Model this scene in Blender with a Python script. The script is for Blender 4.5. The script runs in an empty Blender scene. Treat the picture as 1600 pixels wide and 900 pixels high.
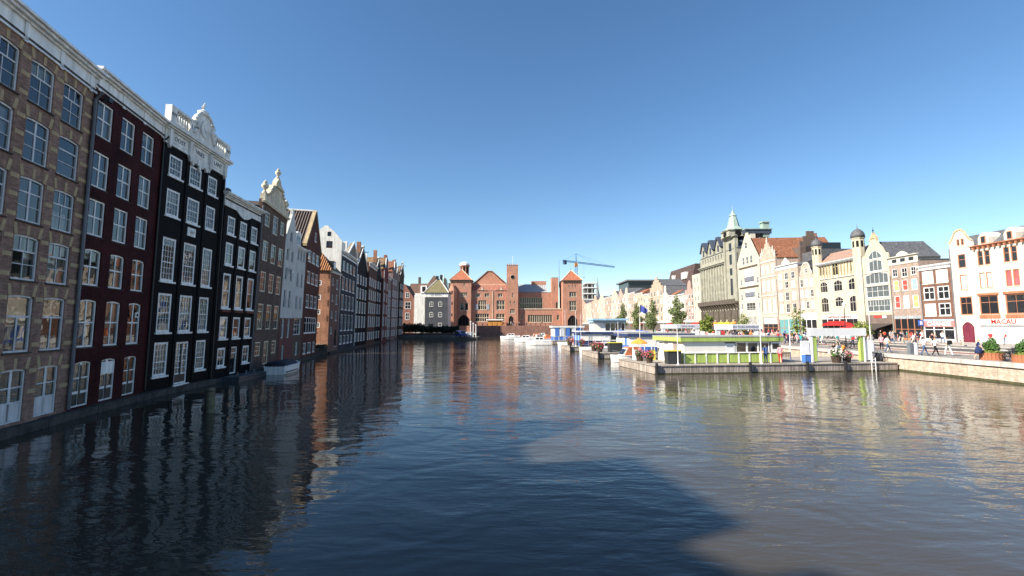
import bpy, bmesh, math, random
from mathutils import Vector, Matrix
from mathutils.geometry import delaunay_2d_cdt
random.seed(7)
S = bpy.context.scene
COL = S.collection
R = math.radians

# ------------------------------------------------------------------ camera, sky, sun, exposure
cam = bpy.data.cameras.new('camera'); cam.lens = 16.0; cam.sensor_width = 36.0
cam.clip_end = 6000; cam.clip_start = 0.1
camo = bpy.data.objects.new('camera', cam); COL.objects.link(camo)
camo.location = (0, 0, 4.3); camo.rotation_euler = (R(90 + 4.664), 0, 0)
S.camera = camo
SUN_EL = 38.0; SUN_AZ = R(26.0)          # light travels mostly to +X and a little to +Y
LD = Vector((math.cos(SUN_AZ) * math.cos(R(SUN_EL)), math.sin(SUN_AZ) * math.cos(R(SUN_EL)), -math.sin(R(SUN_EL))))
W = bpy.data.worlds.new('World'); S.world = W; W.use_nodes = True
wn = W.node_tree.nodes; wl = W.node_tree.links
sky = wn.new('ShaderNodeTexSky'); sky.sky_type = 'NISHITA'; sky.sun_disc = False
sky.sun_elevation = R(SUN_EL); sky.sun_rotation = math.atan2(-LD.x, -LD.y)
sky.altitude = 1200; sky.air_density = 1.15; sky.dust_density = 0.5; sky.ozone_density = 1.6
wn['Background'].inputs['Strength'].default_value = 0.084
hs = wn.new('ShaderNodeHueSaturation'); hs.inputs['Saturation'].default_value = 1.2; wl.new(sky.outputs[0], hs.inputs['Color']); wl.new(hs.outputs[0], wn['Background'].inputs[0])
sl = bpy.data.lights.new('sun', 'SUN'); sl.energy = 5.0; sl.angle = R(1.0); sl.color = (1.0, 0.91, 0.78)
so = bpy.data.objects.new('sun', sl); COL.objects.link(so); so.location = (-60, -20, 80)
so.rotation_euler = LD.to_track_quat('-Z', 'Y').to_euler()
S.view_settings.view_transform = 'Standard'; S.view_settings.look = 'None'
S.view_settings.exposure = 1.08; S.view_settings.gamma = 1.0; S.view_settings.use_curve_mapping = False
S.render.engine = 'CYCLES'; S.cycles.max_bounces = 6; S.cycles.transparent_max_bounces = 12
S.cycles.caustics_reflective = False; S.cycles.caustics_refractive = False

# ------------------------------------------------------------------ materials
MATS = {}
def M(name, col, rough=.8, var=.18, scale=1.5, bump=0.0, brick=None, metal=0.0, spec=.4, streak=.2, ridges=None, glow=0):
    if name in MATS: return MATS[name]
    m = bpy.data.materials.new(name); m.use_nodes = True; MATS[name] = m
    nt = m.node_tree; N = nt.nodes; L = nt.links; b = N['Principled BSDF']
    b.inputs['Roughness'].default_value = rough; b.inputs['Metallic'].default_value = metal
    b.inputs['Specular IOR Level'].default_value = spec if rough < .7 else min(spec, .1)
    if var <= 0 and not brick:
        b.inputs['Base Color'].default_value = (*col, 1); return m
    tc = N.new('ShaderNodeTexCoord')
    n1 = N.new('ShaderNodeTexNoise'); n1.inputs['Scale'].default_value = scale; n1.inputs['Detail'].default_value = 6
    L.new(tc.outputs['Object'], n1.inputs['Vector'])
    mp = N.new('ShaderNodeMapping'); mp.inputs['Scale'].default_value = (2.5, 2.5, .22)
    L.new(tc.outputs['Object'], mp.inputs[0])
    n2 = N.new('ShaderNodeTexNoise'); n2.inputs['Scale'].default_value = 1.6; n2.inputs['Detail'].default_value = 4
    L.new(mp.outputs[0], n2.inputs['Vector'])
    def mr(src, lo, hi):
        r = N.new('ShaderNodeMapRange'); r.inputs[1].default_value = .3; r.inputs[2].default_value = .7
        r.inputs[3].default_value = lo; r.inputs[4].default_value = hi; L.new(src, r.inputs[0]); return r.outputs[0]
    a = mr(n1.outputs['Fac'], 1 - var, 1 + var); c = mr(n2.outputs['Fac'], 1 - streak, 1 + streak)
    mu = N.new('ShaderNodeMath'); mu.operation = 'MULTIPLY'; L.new(a, mu.inputs[0]); L.new(c, mu.inputs[1])
    mx = N.new('ShaderNodeVectorMath'); mx.operation = 'SCALE'; L.new(mu.outputs[0], mx.inputs['Scale'])
    src = None; bsrc = n1.outputs['Fac']
    if brick:
        bw, bh, mort = brick[:3]
        sp = N.new('ShaderNodeSeparateXYZ'); L.new(tc.outputs['Object'], sp.inputs[0])
        ad = N.new('ShaderNodeMath'); ad.operation = 'ADD'; L.new(sp.outputs[0], ad.inputs[0]); L.new(sp.outputs[1], ad.inputs[1])
        cb = N.new('ShaderNodeCombineXYZ'); L.new(ad.outputs[0], cb.inputs[0]); L.new(sp.outputs[2], cb.inputs[1])
        bt = N.new('ShaderNodeTexBrick'); L.new(cb.outputs[0], bt.inputs['Vector'])
        bt.inputs['Color1'].default_value = (*[x * .72 for x in col], 1); bt.inputs['Color2'].default_value = (*[min(1, x * 1.25) for x in col], 1)
        bt.inputs['Mortar'].default_value = (*mort, 1); bt.inputs['Scale'].default_value = 1
        bt.inputs['Brick Width'].default_value = bw; bt.inputs['Row Height'].default_value = bh; bt.inputs['Mortar Size'].default_value = min(bw, bh) * .11
        src = bt.outputs['Color']; bsrc = bt.outputs['Fac']
        if bump > 0: bump = -bump
    if src is None:
        rg = N.new('ShaderNodeRGB'); rg.outputs[0].default_value = (*col, 1); src = rg.outputs[0]
    L.new(src, mx.inputs[0]); L.new(mx.outputs[0], b.inputs['Base Color'])
    if bump:
        bp = N.new('ShaderNodeBump'); bp.inputs['Strength'].default_value = .6; bp.inputs['Distance'].default_value = abs(bump)
        bp.invert = bump < 0
        L.new(bsrc, bp.inputs['Height']); L.new(bp.outputs[0], b.inputs['Normal'])
    return m

def glass_mat(name, tint, clear):
    m = bpy.data.materials.new(name); m.use_nodes = True; MATS[name] = m
    nt = m.node_tree; N = nt.nodes; L = nt.links; b = N['Principled BSDF']
    b.inputs['Base Color'].default_value = (*tint, 1); b.inputs['Roughness'].default_value = .03
    b.inputs['IOR'].default_value = 1.52
    tc = N.new('ShaderNodeTexCoord'); n = N.new('ShaderNodeTexNoise'); n.inputs['Scale'].default_value = 1.3; n.inputs['Detail'].default_value = 1
    L.new(tc.outputs['Object'], n.inputs['Vector'])
    bp = N.new('ShaderNodeBump'); bp.inputs['Strength'].default_value = .5; bp.inputs['Distance'].default_value = .012
    L.new(n.outputs['Fac'], bp.inputs['Height']); L.new(bp.outputs[0], b.inputs['Normal'])
    if clear:
        gl = N.new('ShaderNodeBsdfGlossy'); gl.inputs['Roughness'].default_value = .02; L.new(bp.outputs[0], gl.inputs['Normal'])
        tr = N.new('ShaderNodeBsdfTransparent'); tr.inputs[0].default_value = (.75, .8, .8, 1)
        fr = N.new('ShaderNodeFresnel'); fr.inputs[0].default_value = 2.0; L.new(bp.outputs[0], fr.inputs['Normal'])
        mx = N.new('ShaderNodeMixShader'); L.new(fr.outputs[0], mx.inputs[0]); L.new(tr.outputs[0], mx.inputs[1]); L.new(gl.outputs[0], mx.inputs[2])
        L.new(mx.outputs[0], N['Material Output'].inputs[0])
    return m
GLASS = glass_mat('window_glass', (.02, .025, .03), True)
GLASSD = glass_mat('dark_window_glass', (.018, .02, .024), False)
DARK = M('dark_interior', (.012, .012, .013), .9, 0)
WHITE = M('white_paint', (.78, .78, .76), .45, .06)
CREAM = M('cream_paint', (.66, .6, .46), .5, .08)
GREYW = M('grey_white_paint', (.62, .63, .64), .5, .1)
CURT = M('curtain_cloth', (.55, .56, .58), .9, .15)
LEAD = M('zinc_pipe', (.13, .14, .16), .5, .15)
BLACKM = M('black_metal', (.02, .02, .022), .45, 0)
DSTONE = M('dark_stone', (.07, .065, .06), .85, .35, 2.5, .03)

# ------------------------------------------------------------------ mesh helpers
class MB:
    def __init__(s): s.v = []; s.f = []
    def box(s, x0, x1, y0, y1, z0, z1):
        n = len(s.v)
        s.v += [(x0, y0, z0), (x1, y0, z0), (x1, y1, z0), (x0, y1, z0), (x0, y0, z1), (x1, y0, z1), (x1, y1, z1), (x0, y1, z1)]
        s.f += [tuple(n + i for i in q) for q in ((0, 3, 2, 1), (4, 5, 6, 7), (0, 1, 5, 4), (1, 2, 6, 5), (2, 3, 7, 6), (3, 0, 4, 7))]
        return s
    def poly(s, pts):
        n = len(s.v); s.v += [tuple(p) for p in pts]; s.f.append(tuple(range(n, n + len(pts)))); return s
    def prism(s, pts, y0, y1):           # outline in (x, z), extruded along y
        n = len(s.v); k = len(pts)
        s.v += [(x, y0, z) for x, z in pts] + [(x, y1, z) for x, z in pts]
        s.f.append(tuple(range(n, n + k))); s.f.append(tuple(range(n + 2 * k - 1, n + k - 1, -1)))
        for i in range(k):
            j = (i + 1) % k; s.f.append((n + i, n + k + i, n + k + j, n + j))
        return s
    def slab(s, pts, z0, z1):            # outline in (x, y), extruded up
        n = len(s.v); k = len(pts)
        s.v += [(x, y, z0) for x, y in pts] + [(x, y, z1) for x, y in pts]
        s.f.append(tuple(range(n + k - 1, n - 1, -1))); s.f.append(tuple(range(n + k, n + 2 * k)))
        for i in range(k):
            j = (i + 1) % k; s.f.append((n + i, n + j, n + k + j, n + k + i))
        return s
    def tube(s, pts, r, n=8, caps=True):
        pts = [Vector(p) for p in pts]; rings = []
        rr = r if isinstance(r, (list, tuple)) else [r] * len(pts)
        for i, p in enumerate(pts):
            d = (pts[min(i + 1, len(pts) - 1)] - pts[max(i - 1, 0)]).normalized()
            a = d.cross(Vector((0, 0, 1)) if abs(d.z) < .9 else Vector((1, 0, 0))).normalized(); b = d.cross(a)
            k = len(s.v)
            for j in range(n):
                t = 2 * math.pi * j / n; s.v.append(tuple(p + (a * math.cos(t) + b * math.sin(t)) * rr[i]))
            rings.append(k)
        for q in range(len(rings) - 1):
            for j in range(n):
                j2 = (j + 1) % n; s.f.append((rings[q] + j, rings[q] + j2, rings[q + 1] + j2, rings[q + 1] + j))
        if caps:
            s.f.append(tuple(rings[0] + j for j in range(n - 1, -1, -1))); s.f.append(tuple(rings[-1] + j for j in range(n)))
        return s
    def lathe(s, prof, n=12, c=(0, 0, 0), a0=0.0):
        rings = []
        for r, z in prof:
            k = len(s.v); rings.append(k)
            for j in range(n):
                t = 2 * math.pi * j / n + a0; s.v.append((c[0] + r * math.cos(t), c[1] + r * math.sin(t), c[2] + z))
        for q in range(len(rings) - 1):
            for j in range(n):
                j2 = (j + 1) % n; s.f.append((rings[q] + j, rings[q] + j2, rings[q + 1] + j2, rings[q + 1] + j))
        s.f.append(tuple(rings[0] + j for j in range(n - 1, -1, -1))); s.f.append(tuple(rings[-1] + j for j in range(n)))
        return s
    def mesh(s, name, mat, smooth=False):
        me = bpy.data.meshes.new(name); me.from_pydata(s.v, [], s.f); me.update()
        if mat: me.materials.append(mat)
        if smooth:
            me.polygons.foreach_set('use_smooth', [True] * len(me.polygons))
        return me
    def build(s, name, mat, parent=None, smooth=False, loc=None, rot=None):
        return link(name, s.mesh(name, mat, smooth), parent, loc, rot)
def link(name, me, parent=None, loc=None, rot=None):
    o = bpy.data.objects.new(name, me); COL.objects.link(o)
    if parent: o.parent = parent
    if loc: o.location = loc
    if rot: o.rotation_euler = rot
    return o
def tag(o, label, cat, group=None):
    o['label'] = label; o['category'] = cat
    if group: o['group'] = group
    return o
def thing(name, label, cat, loc=(0, 0, 0), rz=0, group=None, lean=0):
    o = bpy.data.objects.new(name, None); COL.objects.link(o); o.location = loc; o.rotation_euler = (lean, 0, rz)
    o.empty_display_size = .3
    return tag(o, label, cat, group)
def kids(o): return [c for c in COL.objects if c.parent == o]
CH = {}
def dup(o, loc, rz=None, label=None, group=None, scale=None):
    def rec(src, par):
        c = src.copy(); COL.objects.link(c); c.parent = par
        for k in src.children: rec(k, c)
        return c
    c = rec(o, None); c.location = loc
    if rz is not None: c.rotation_euler = (0, 0, rz)
    if label: c['label'] = label
    if group: c['group'] = group
    if scale: c.scale = scale
    return c
def inside(p, poly):
    x, y = p; r = False; n = len(poly)
    for i in range(n):
        x1, y1 = poly[i]; x2, y2 = poly[(i + 1) % n]
        if (y1 > y) != (y2 > y) and x < (x2 - x1) * (y - y1) / (y2 - y1) + x1: r = not r
    return r
def holed(outline, holes):
    V = []; E = []
    for pl in [outline] + holes:
        n = len(V); k = len(pl); V += [Vector(p) for p in pl]; E += [(n + i, n + (i + 1) % k) for i in range(k)]
    vs, es, fs, *_ = delaunay_2d_cdt(V, E, [], 0, 1e-5)
    out = []
    for f in fs:
        c = sum((vs[i] for i in f), Vector((0, 0))) / len(f)
        if inside(c, outline) and not any(inside(c, h) for h in holes): out.append(f)
    return vs, out
def wall(name, outline, holes, thick, reveal, mat, parent):
    mb = MB(); vs, fs = holed(outline, holes)
    mb.v = [(p.x, 0, p.y) for p in vs]
    for f in fs:
        a, b, c = [vs[i] for i in f[:3]]
        cr = (b - a).cross(c - a) if hasattr(b - a, 'cross') else 1
        mb.f.append(tuple(f) if cr > 0 else tuple(reversed(f)))
    def rim(pl, d, flip):
        n = len(mb.v); k = len(pl)
        mb.v.extend([(x, 0, z) for x, z in pl] + [(x, d, z) for x, z in pl])
        for i in range(k):
            j = (i + 1) % k; q = (n + i, n + k + i, n + k + j, n + j)
            mb.f.append(q if flip else tuple(reversed(q)))
    rim(outline, thick, True)
    for hpl in holes: rim(hpl, reveal, False)
    return mb.build(name, mat, parent)
def text(parent, s, u, z, size, mat, y=-.012, name='lettering', depth=.008, align='CENTER', rz=0, sx=1, bold=0):
    cu = bpy.data.curves.new('t', 'FONT'); cu.body = s; cu.size = size; cu.align_x = align; cu.align_y = 'CENTER'; cu.extrude = depth
    cu.resolution_u = 2; cu.offset = bold
    o = bpy.data.objects.new('t', cu); COL.objects.link(o)
    dg = bpy.context.evaluated_depsgraph_get(); me = bpy.data.meshes.new_from_object(o.evaluated_get(dg))
    bpy.data.objects.remove(o); bpy.data.curves.remove(cu)
    me.materials.clear(); me.materials.append(mat)
    t = link(name, me, parent, (u, y, z), (R(90), 0, rz)); t.scale = (sx, 1, 1)
    return t

# ------------------------------------------------------------------ windows
WC = {}
def arc(x, w, h, rise): return h - rise * ((x - w / 2) / (w / 2)) ** 2
def opening(u, z, w, h, rise=0):
    if rise <= 0: return [(u, z), (u + w, z), (u + w, z + h), (u, z + h)]
    n = 8
    return [(u, z), (u + w, z)] + [(u + w - w * i / n, z + arc(w - w * i / n, w, h, rise)) for i in range(n + 1)]
def window(par, u, z, w, h, st, name='window'):
    rise = st.get('rise', 0); fw = st.get('fw', .07); d0 = st.get('d0', .05); d1 = st.get('d1', .18)
    rows = st.get('rows', [(1, 1)]); mw = st.get('mw', .03); mat = st.get('mat', WHITE)
    key = (st['id'], round(w, 3), round(h, 3))
    ip = d0 + st.get('inset', .06)
    if key not in WC:
        mb = MB()
        mb.box(0, fw, d0, d1, 0, h - rise); mb.box(w - fw, w, d0, d1, 0, h - rise); mb.box(fw, w - fw, d0, d1, 0, fw)
        if rise > 0:
            n = 8
            for i in range(n):
                xa, xb = w * i / n, w * (i + 1) / n
                za, zb = arc(xa, w, h, rise), arc(xb, w, h, rise)
                mb.prism([(xa, za - fw), (xb, zb - fw), (xb, zb), (xa, za)], d0, d1)
        else: mb.box(fw, w - fw, d0, d1, h - fw, h)
        zi0 = fw; cells = []
        H = h - 2 * fw
        top = lambda x: arc(x, w, h, rise) - fw if rise > 0 else h - fw
        zprev = fw
        for k, row in enumerate(rows):
            fr, nc = row[0], row[1]; last = k == len(rows) - 1
            sep = row[2] if len(row) > 2 else mw
            z1 = fw + H * fr
            if not last: mb.box(fw, w - fw, ip - .03, ip + .03, z1 - sep / 2, z1 + sep / 2)
            iw = w - 2 * fw
            vmw = row[3] if len(row) > 3 else mw
            for c in range(1, nc):
                x = fw + iw * c / nc
                mb.box(x - vmw / 2, x + vmw / 2, ip - .025, ip + .03, zprev, top(x) if last else z1)
            for c in range(nc):
                xa, xb = fw + iw * c / nc, fw + iw * (c + 1) / nc
                cells.append((xa, xb, zprev, z1 if not last else None))
            zprev = z1
        fme = mb.mesh(name, mat)
        panes = []
        if st.get('split'):
            for xa, xb, za, zb in cells:
                cx, cz = (xa + xb) / 2, za
                if zb is None: pts = [(xa, za), (xb, za), (xb, top(xb)), (cx, top(cx)), (xa, top(xa))]
                else: pts = [(xa, za), (xb, za), (xb, zb), (xa, zb)]
                zc = (za + (zb or top(cx))) / 2
                pm = MB().poly([(x - cx, 0, q - zc) for x, q in pts]).mesh('pane', st.get('glass', GLASS)); panes.append((pm, (cx, ip, zc)))
        else:
            n = 6; pts = [(fw * .9, fw * .9), (w - fw * .9, fw * .9)] + ([(w - fw * .9 - (w - 1.8 * fw) * i / n, top(w - fw * .9 - (w - 1.8 * fw) * i / n)) for i in range(n + 1)] if rise > 0 else [(w - fw * .9, h - fw), (fw * .9, h - fw)])
            panes.append((MB().poly([(x - w / 2, 0, q - h / 2) for x, q in pts]).mesh('pane', st.get('glass', GLASS)), (w / 2, ip, h / 2)))
        sill = None
        if st.get('sill'):
            ov, th, sm = st['sill']
            sill = MB().box(-ov, w + ov, -ov, d1 + .02, -th, -.003).mesh('sill', sm)
        WC[key] = (fme, panes, sill)
    fme, panes, sill = WC[key]
    o = link(name, fme, par, (u, 0, z))
    for pm, loc in panes:
        link('pane', pm, o, loc, (random.gauss(0, st.get('tilt', .006)), 0, random.gauss(0, st.get('tilt', .006))))
    if sill: link('sill', sill, o)
    cp = st.get('curtain', 0)
    if cp and random.random() < cp:
        side = random.choice(('both', 'left', 'right', 'full', 'low', 'blind', 'blind'))
        mb = MB()
        def strip(xa, xb, za, zb):
            n = max(4, int((xb - xa) / .06))
            for i in range(n):
                a = xa + (xb - xa) * i / n; b = xa + (xb - xa) * (i + 1) / n
                ya = d1 + .06 + .025 * math.sin(i * 1.7); yb = d1 + .06 + .025 * math.sin((i + 1) * 1.7)
                mb.poly([(a, ya, za), (b, yb, za), (b, yb, zb), (a, ya, zb)])
        if side in ('both', 'left'): strip(.03, w * .3, .05, h - .1)
        if side in ('both', 'right'): strip(w * .7, w - .03, .05, h - .1)
        if side == 'full': strip(.03, w - .03, .05, h - .1)
        if side == 'low': strip(.03, w - .03, .05, h * .48)
        if side == 'blind':
            b_ = random.uniform(.35, .8); MB().box(fw * .5, w - fw * .5, d1 + .03, d1 + .045, h * b_, h - .06 - rise).build('roller_blind', random.choice((CREAM, CURT, GREYW)), o)
        else: mb.build('curtain', CURT, o)
    return o
def house(name, label, A, B, lean, outline, wins, wmat, depth=9, eave=None, roof=None, rmat=None, bmat=None, group=None, reveal=.2, doors=(), cat='house', z0=0, thick=.3):
    """wins: list of (u, z, w, h, style). Local x runs along the facade, y into the house."""
    A = Vector((A[0], A[1], z0)); B = Vector((B[0], B[1], z0)); d = B - A
    rt = thing(name, label, cat, A, math.atan2(d.y, d.x), group, lean)
    holes = [opening(u, z, w, h, st.get('rise', 0)) for u, z, w, h, st in wins]
    wl_ = wall('wall', outline, holes, thick, reveal, wmat, rt)
    for u, z, w, h, st in wins: window(rt, u, z, w, h, st, st.get('name', 'window'))
    Wd = d.length; e = eave if eave is not None else max(p[1] for p in outline)
    body = MB(); t = thick + .005
    body.box(.06, Wd - .06, depth - .3, depth, 0, e); body.box(0.05, .3, t, depth - .3, 0, e); body.box(Wd - .3, Wd - .05, t, depth - .3, 0, e)
    body.box(.3, Wd - .3, t, depth - .3, e - .2, e - .01)
    body.build('side_walls', bmat or wmat, rt)
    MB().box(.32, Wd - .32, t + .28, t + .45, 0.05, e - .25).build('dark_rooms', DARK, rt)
    if roof: make_roof(rt, roof, Wd, depth, e, rmat, t)
    return rt
def make_roof(rt, roof, Wd, depth, e, rmat, t=.3):
    k = roof[0]; rise = roof[1]; mb = MB(); oh = .12
    if k == 'front':      # ridge runs back from the facade
        off = roof[2] if len(roof) > 2 else .5
        c = Wd * off
        for x0 in (0, Wd):
            sgn = -1 if x0 == 0 else 1; xe = x0 + sgn * oh
            mb.f.append(tuple(len(mb.v) + i for i in range(4))); mb.v += [(xe, t, e - .05), (xe, depth, e - .05), (c, depth, e + rise), (c, t, e + rise)]
            mb.f.append(tuple(len(mb.v) + i for i in range(4))); mb.v += [(xe, t, e - .2), (xe, depth, e - .2), (c, depth, e + rise - .15), (c, t, e + rise - .15)]
        mb.poly([(0, depth, e - .1), (Wd, depth, e - .1), (c, depth, e + rise - .02)])
    elif k == 'side':     # ridge parallel to the facade
        rd = roof[2] if len(roof) > 2 else depth / 2
        yf = roof[3] if len(roof) > 3 else -.1
        mb.prism([(yf, e - .12), (rd, e + rise - .15), (depth + .1, e - .12), (depth + .1, e), (rd, e + rise), (yf, e)], 0, Wd)
        mb.v = [(y, x, z) for x, y, z in mb.v]; mb.f = [tuple(reversed(f)) for f in mb.f]
        for x0, x1 in ((.05, .3), (Wd - .3, Wd - .05)):
            g = MB(); n = len(g.v); p = [(yf + .35, e - .02), (depth - .2, e - .02), (rd, e + rise - .16)]
            g.v += [(x0, y, z) for y, z in p] + [(x1, y, z) for y, z in p]
            g.f += [(n, n + 2, n + 1), (n + 3, n + 4, n + 5), (n, n + 1, n + 4, n + 3), (n + 1, n + 2, n + 5, n + 4), (n + 2, n, n + 3, n + 5)]
            g.build('end_gable', roof[4] if len(roof) > 4 else rmat, rt)
    elif k == 'hip':
        ins = roof[2]
        q = [(-oh, -oh), (Wd + oh, -oh), (Wd + oh, depth + oh), (-oh, depth + oh)]
        n = len(mb.v); mb.v += [(x, y, e) for x, y in q]; y0 = min(ins, depth / 2); y1 = max(depth - ins, depth / 2 + .01)
        x0 = min(ins, Wd / 2 - .01); x1 = max(Wd - ins, Wd / 2 + .01)
        mb.v += [(x0, y0, e + rise), (x1, y0, e + rise), (x1, y1, e + rise), (x0, y1, e + rise)]
        mb.f += [(n, n + 1, n + 5, n + 4), (n + 1, n + 2, n + 6, n + 5), (n + 2, n + 3, n + 7, n + 6), (n + 3, n, n + 4, n + 7), (n + 4, n + 5, n + 6, n + 7), (n, n + 3, n + 2, n + 1)]
    elif k == 'flat':
        mb.box(.0, Wd, t, depth, e, e + rise)
    return mb.build('roof', rmat, rt)
def cornice(rt, u0, u1, z, steps, mat, name='cornice'):
    mb = MB(); zz = z
    for hgt, out in steps:
        mb.box(u0 - out * .6, u1 + out * .6, -out, .02, zz, zz + hgt); zz += hgt
    return mb.build(name, mat, rt)
def rect(W_, z): return [(0, 0), (W_, 0), (W_, z), (0, z)]
def grid(us, rows, st, w):     # same windows in each row: rows of (z, h)
    return [(u, z, w, h, st) for z, h in rows for u in us]

# ------------------------------------------------------------------ setting: water, ground, quays
LN = [(-13.2, -12.0), (-15.95, -.1), (-17.0, 5.0), (-18.83, 14.8), (-20.42, 21.2), (-21.7, 27.2), (-22.2, 33.9), (-22.75, 39.8), (-24.1, 47.0), (-24.95, 51.6), (-25.45, 55.0), (-27.0, 63.0),
      (-27.7, 68.9), (-28.1, 73.8), (-29.7, 85.8), (-30.6, 95.0), (-31.9, 104.7), (-33.0, 114.0), (-34.0, 122.0), (-35.2, 131.0), (-36.0, 139.0), (-36.9, 147.0), (-37.8, 156.0)]
CANAL = [(-13.2, -60), (37.0, -60), (37.0, 180), (-13, 180), (-13, 157), (-38.2, 157)] + [(x - .25, y) for x, y in reversed(LN)]
def water_mat():
    m = bpy.data.materials.new('canal_water'); m.use_nodes = True; nt = m.node_tree; N = nt.nodes; L = nt.links; b = N['Principled BSDF']
    b.inputs['Base Color'].default_value = (.053, .045, .033, 1); b.inputs['Roughness'].default_value = .03; b.inputs['IOR'].default_value = 1.33
    tc = N.new('ShaderNodeTexCoord')
    def noise(sx, sy, rot, scale, det, rough=.5, dist=0):
        mp = N.new('ShaderNodeMapping'); mp.inputs['Scale'].default_value = (sx, sy, 1); mp.inputs['Rotation'].default_value = (0, 0, rot)
        L.new(tc.outputs['Object'], mp.inputs[0]); n = N.new('ShaderNodeTexNoise'); n.inputs['Scale'].default_value = scale
        n.inputs['Detail'].default_value = det; n.inputs['Roughness'].default_value = rough; n.inputs['Distortion'].default_value = dist
        L.new(mp.outputs[0], n.inputs['Vector']); return n.outputs['Fac']
    def mul(a, k):
        q = N.new('ShaderNodeMath'); q.operation = 'MULTIPLY'; L.new(a, q.inputs[0])
        if isinstance(k, (int, float)): q.inputs[1].default_value = k
        else: L.new(k, q.inputs[1])
        return q.outputs[0]
    def add(a, c):
        q = N.new('ShaderNodeMath'); q.operation = 'ADD'; L.new(a, q.inputs[0]); L.new(c, q.inputs[1]); return q.outputs[0]
    swell = noise(.7, 1.0, .5, .55, 2, .5, .6)
    rip = noise(.42, 1.35, -.22, 2.0, 3, .55, .3)
    fine = noise(.6, 1.2, .15, 7.0, 2, .5)
    patch = noise(1, 1, 0, .06, 2)
    mr = N.new('ShaderNodeMapRange'); mr.inputs[1].default_value = .38; mr.inputs[2].default_value = .62; mr.inputs[3].default_value = .35; mr.inputs[4].default_value = 1.15
    L.new(patch, mr.inputs[0])
    # the strip under the left-hand houses lies sheltered from the breeze
    sp = N.new('ShaderNodeSeparateXYZ'); L.new(tc.outputs['Object'], sp.inputs[0])
    sh = N.new('ShaderNodeMapRange'); sh.inputs[1].default_value = -20; sh.inputs[2].default_value = 4; sh.inputs[3].default_value = .36; sh.inputs[4].default_value = 1.0
    L.new(sp.outputs[0], sh.inputs[0])
    k = mul(mr.outputs[0], sh.outputs[0])
    hgt = add(mul(swell, .11), mul(add(mul(rip, .05), mul(fine, .010)), k))
    bp = N.new('ShaderNodeBump'); bp.inputs['Strength'].default_value = 1.0; bp.inputs['Distance'].default_value = .55
    L.new(hgt, bp.inputs['Height']); L.new(bp.outputs[0], b.inputs['Normal'])
    return m
wt = MB().poly([(-60, -80, 0), (60, -80, 0), (60, 200, 0), (-60, 200, 0)]).build('water', water_mat()); wt['kind'] = 'structure'
GZ = 1.5
PAVE = M('brick_paving', (.30, .235, .205), .85, .12, .35, .004, brick=(.5, .25, (.2, .17, .15)))
gv, gf = holed([(-2500, -1500), (2500, -1500), (2500, 4500), (-2500, 4500)], [CANAL])
gm = bpy.data.meshes.new('ground'); gm.from_pydata([(p.x, p.y, GZ) for p in gv], [], gf); gm.update(); gm.materials.append(PAVE)
if gm.polygons[0].normal.z < 0: gm.flip_normals()
go = link('ground', gm); go['kind'] = 'structure'
# right-hand quay wall: concrete back, big facing panels, pale coping stones
QST = M('quay_sandstone', (.50, .40, .31), .85, .16, 2.2, .01, brick=(.21, .07, (.42, .35, .28)))
COPE = M('coping_granite', (.48, .44, .40), .75, .14, 3)
ALG = M('algae_stone', (.075, .075, .04), .8, .3, 3)
qw = MB().box(37.0, 37.4, -60, 180, -1.5, GZ - .35).build('quay_wall', M('quay_core', (.2, .17, .14))); qw['kind'] = 'structure'
y = -6.0; i = 0
while y < 66:
    wd = 2.3 if i % 7 else 2.9
    MB().box(36.80, 36.995, y + .012, y + wd - .012, .16, GZ - .32).build('panel', QST, qw)
    y += wd; i += 1
MB().box(36.78, 36.998, -20, 180, -.6, .14).build('waterline_course', ALG, qw)
y = -6.0
while y < 66:
    MB().box(36.66, 37.35, y + .006, y + 1.494, GZ - .318, GZ + .02).build('coping_stone', COPE, qw); y += 1.5
MB().box(36.7, 37.35, 66, 180, GZ - .318, GZ + .02).build('coping', COPE, qw)
MB().box(36.82, 36.998, 66, 180, .16, GZ - .32).build('far_facing', QST, qw)
# street strips along the right bank: kerbs, cycle path, tram lane, pavement
STR = M('asphalt', (.10, .095, .09), .85, .15, .8, .003); CYC = M('red_asphalt', (.26, .13, .105), .85, .12, .8)
FLAG = M('pavement_flags', (.34, .31, .28), .85, .12, .6, .004, brick=(.6, .3, (.24, .22, .2)))
KERB = M('kerb_stone', (.42, .40, .37), .8, .1, 2)
def strip(name, x0, x1, z, mat, y0=-60, y1=420):
    o = MB().box(x0, x1, y0, y1, GZ - .2, z).build(name, mat); o['kind'] = 'structure'; return o
strip('quay_pavement', 37.36, 43.0, GZ + .012, FLAG)
strip('cycle_path', 43.3, 46.2, GZ + .008, CYC); strip('kerb', 43.0, 43.3, GZ + .05, KERB)
strip('kerb', 46.2, 46.45, GZ + .10, KERB)
strip('road', 46.45, 53.6, GZ + .006, STR); strip('kerb', 53.6, 53.85, GZ + .12, KERB)
strip('tram_lane', 53.85, 60.5, GZ + .03, M('tram_bed', (.22, .2, .185), .85, .15, .7))
for x in (54.7, 56.14, 57.7, 59.14): strip('tram_rail', x, x + .07, GZ + .04, M('rail_steel', (.35, .34, .33), .35, .1, metal=.8))
strip('kerb', 60.5, 60.75, GZ + .12, KERB); strip('pavement', 60.75, 72.0, GZ + .11, FLAG)
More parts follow.
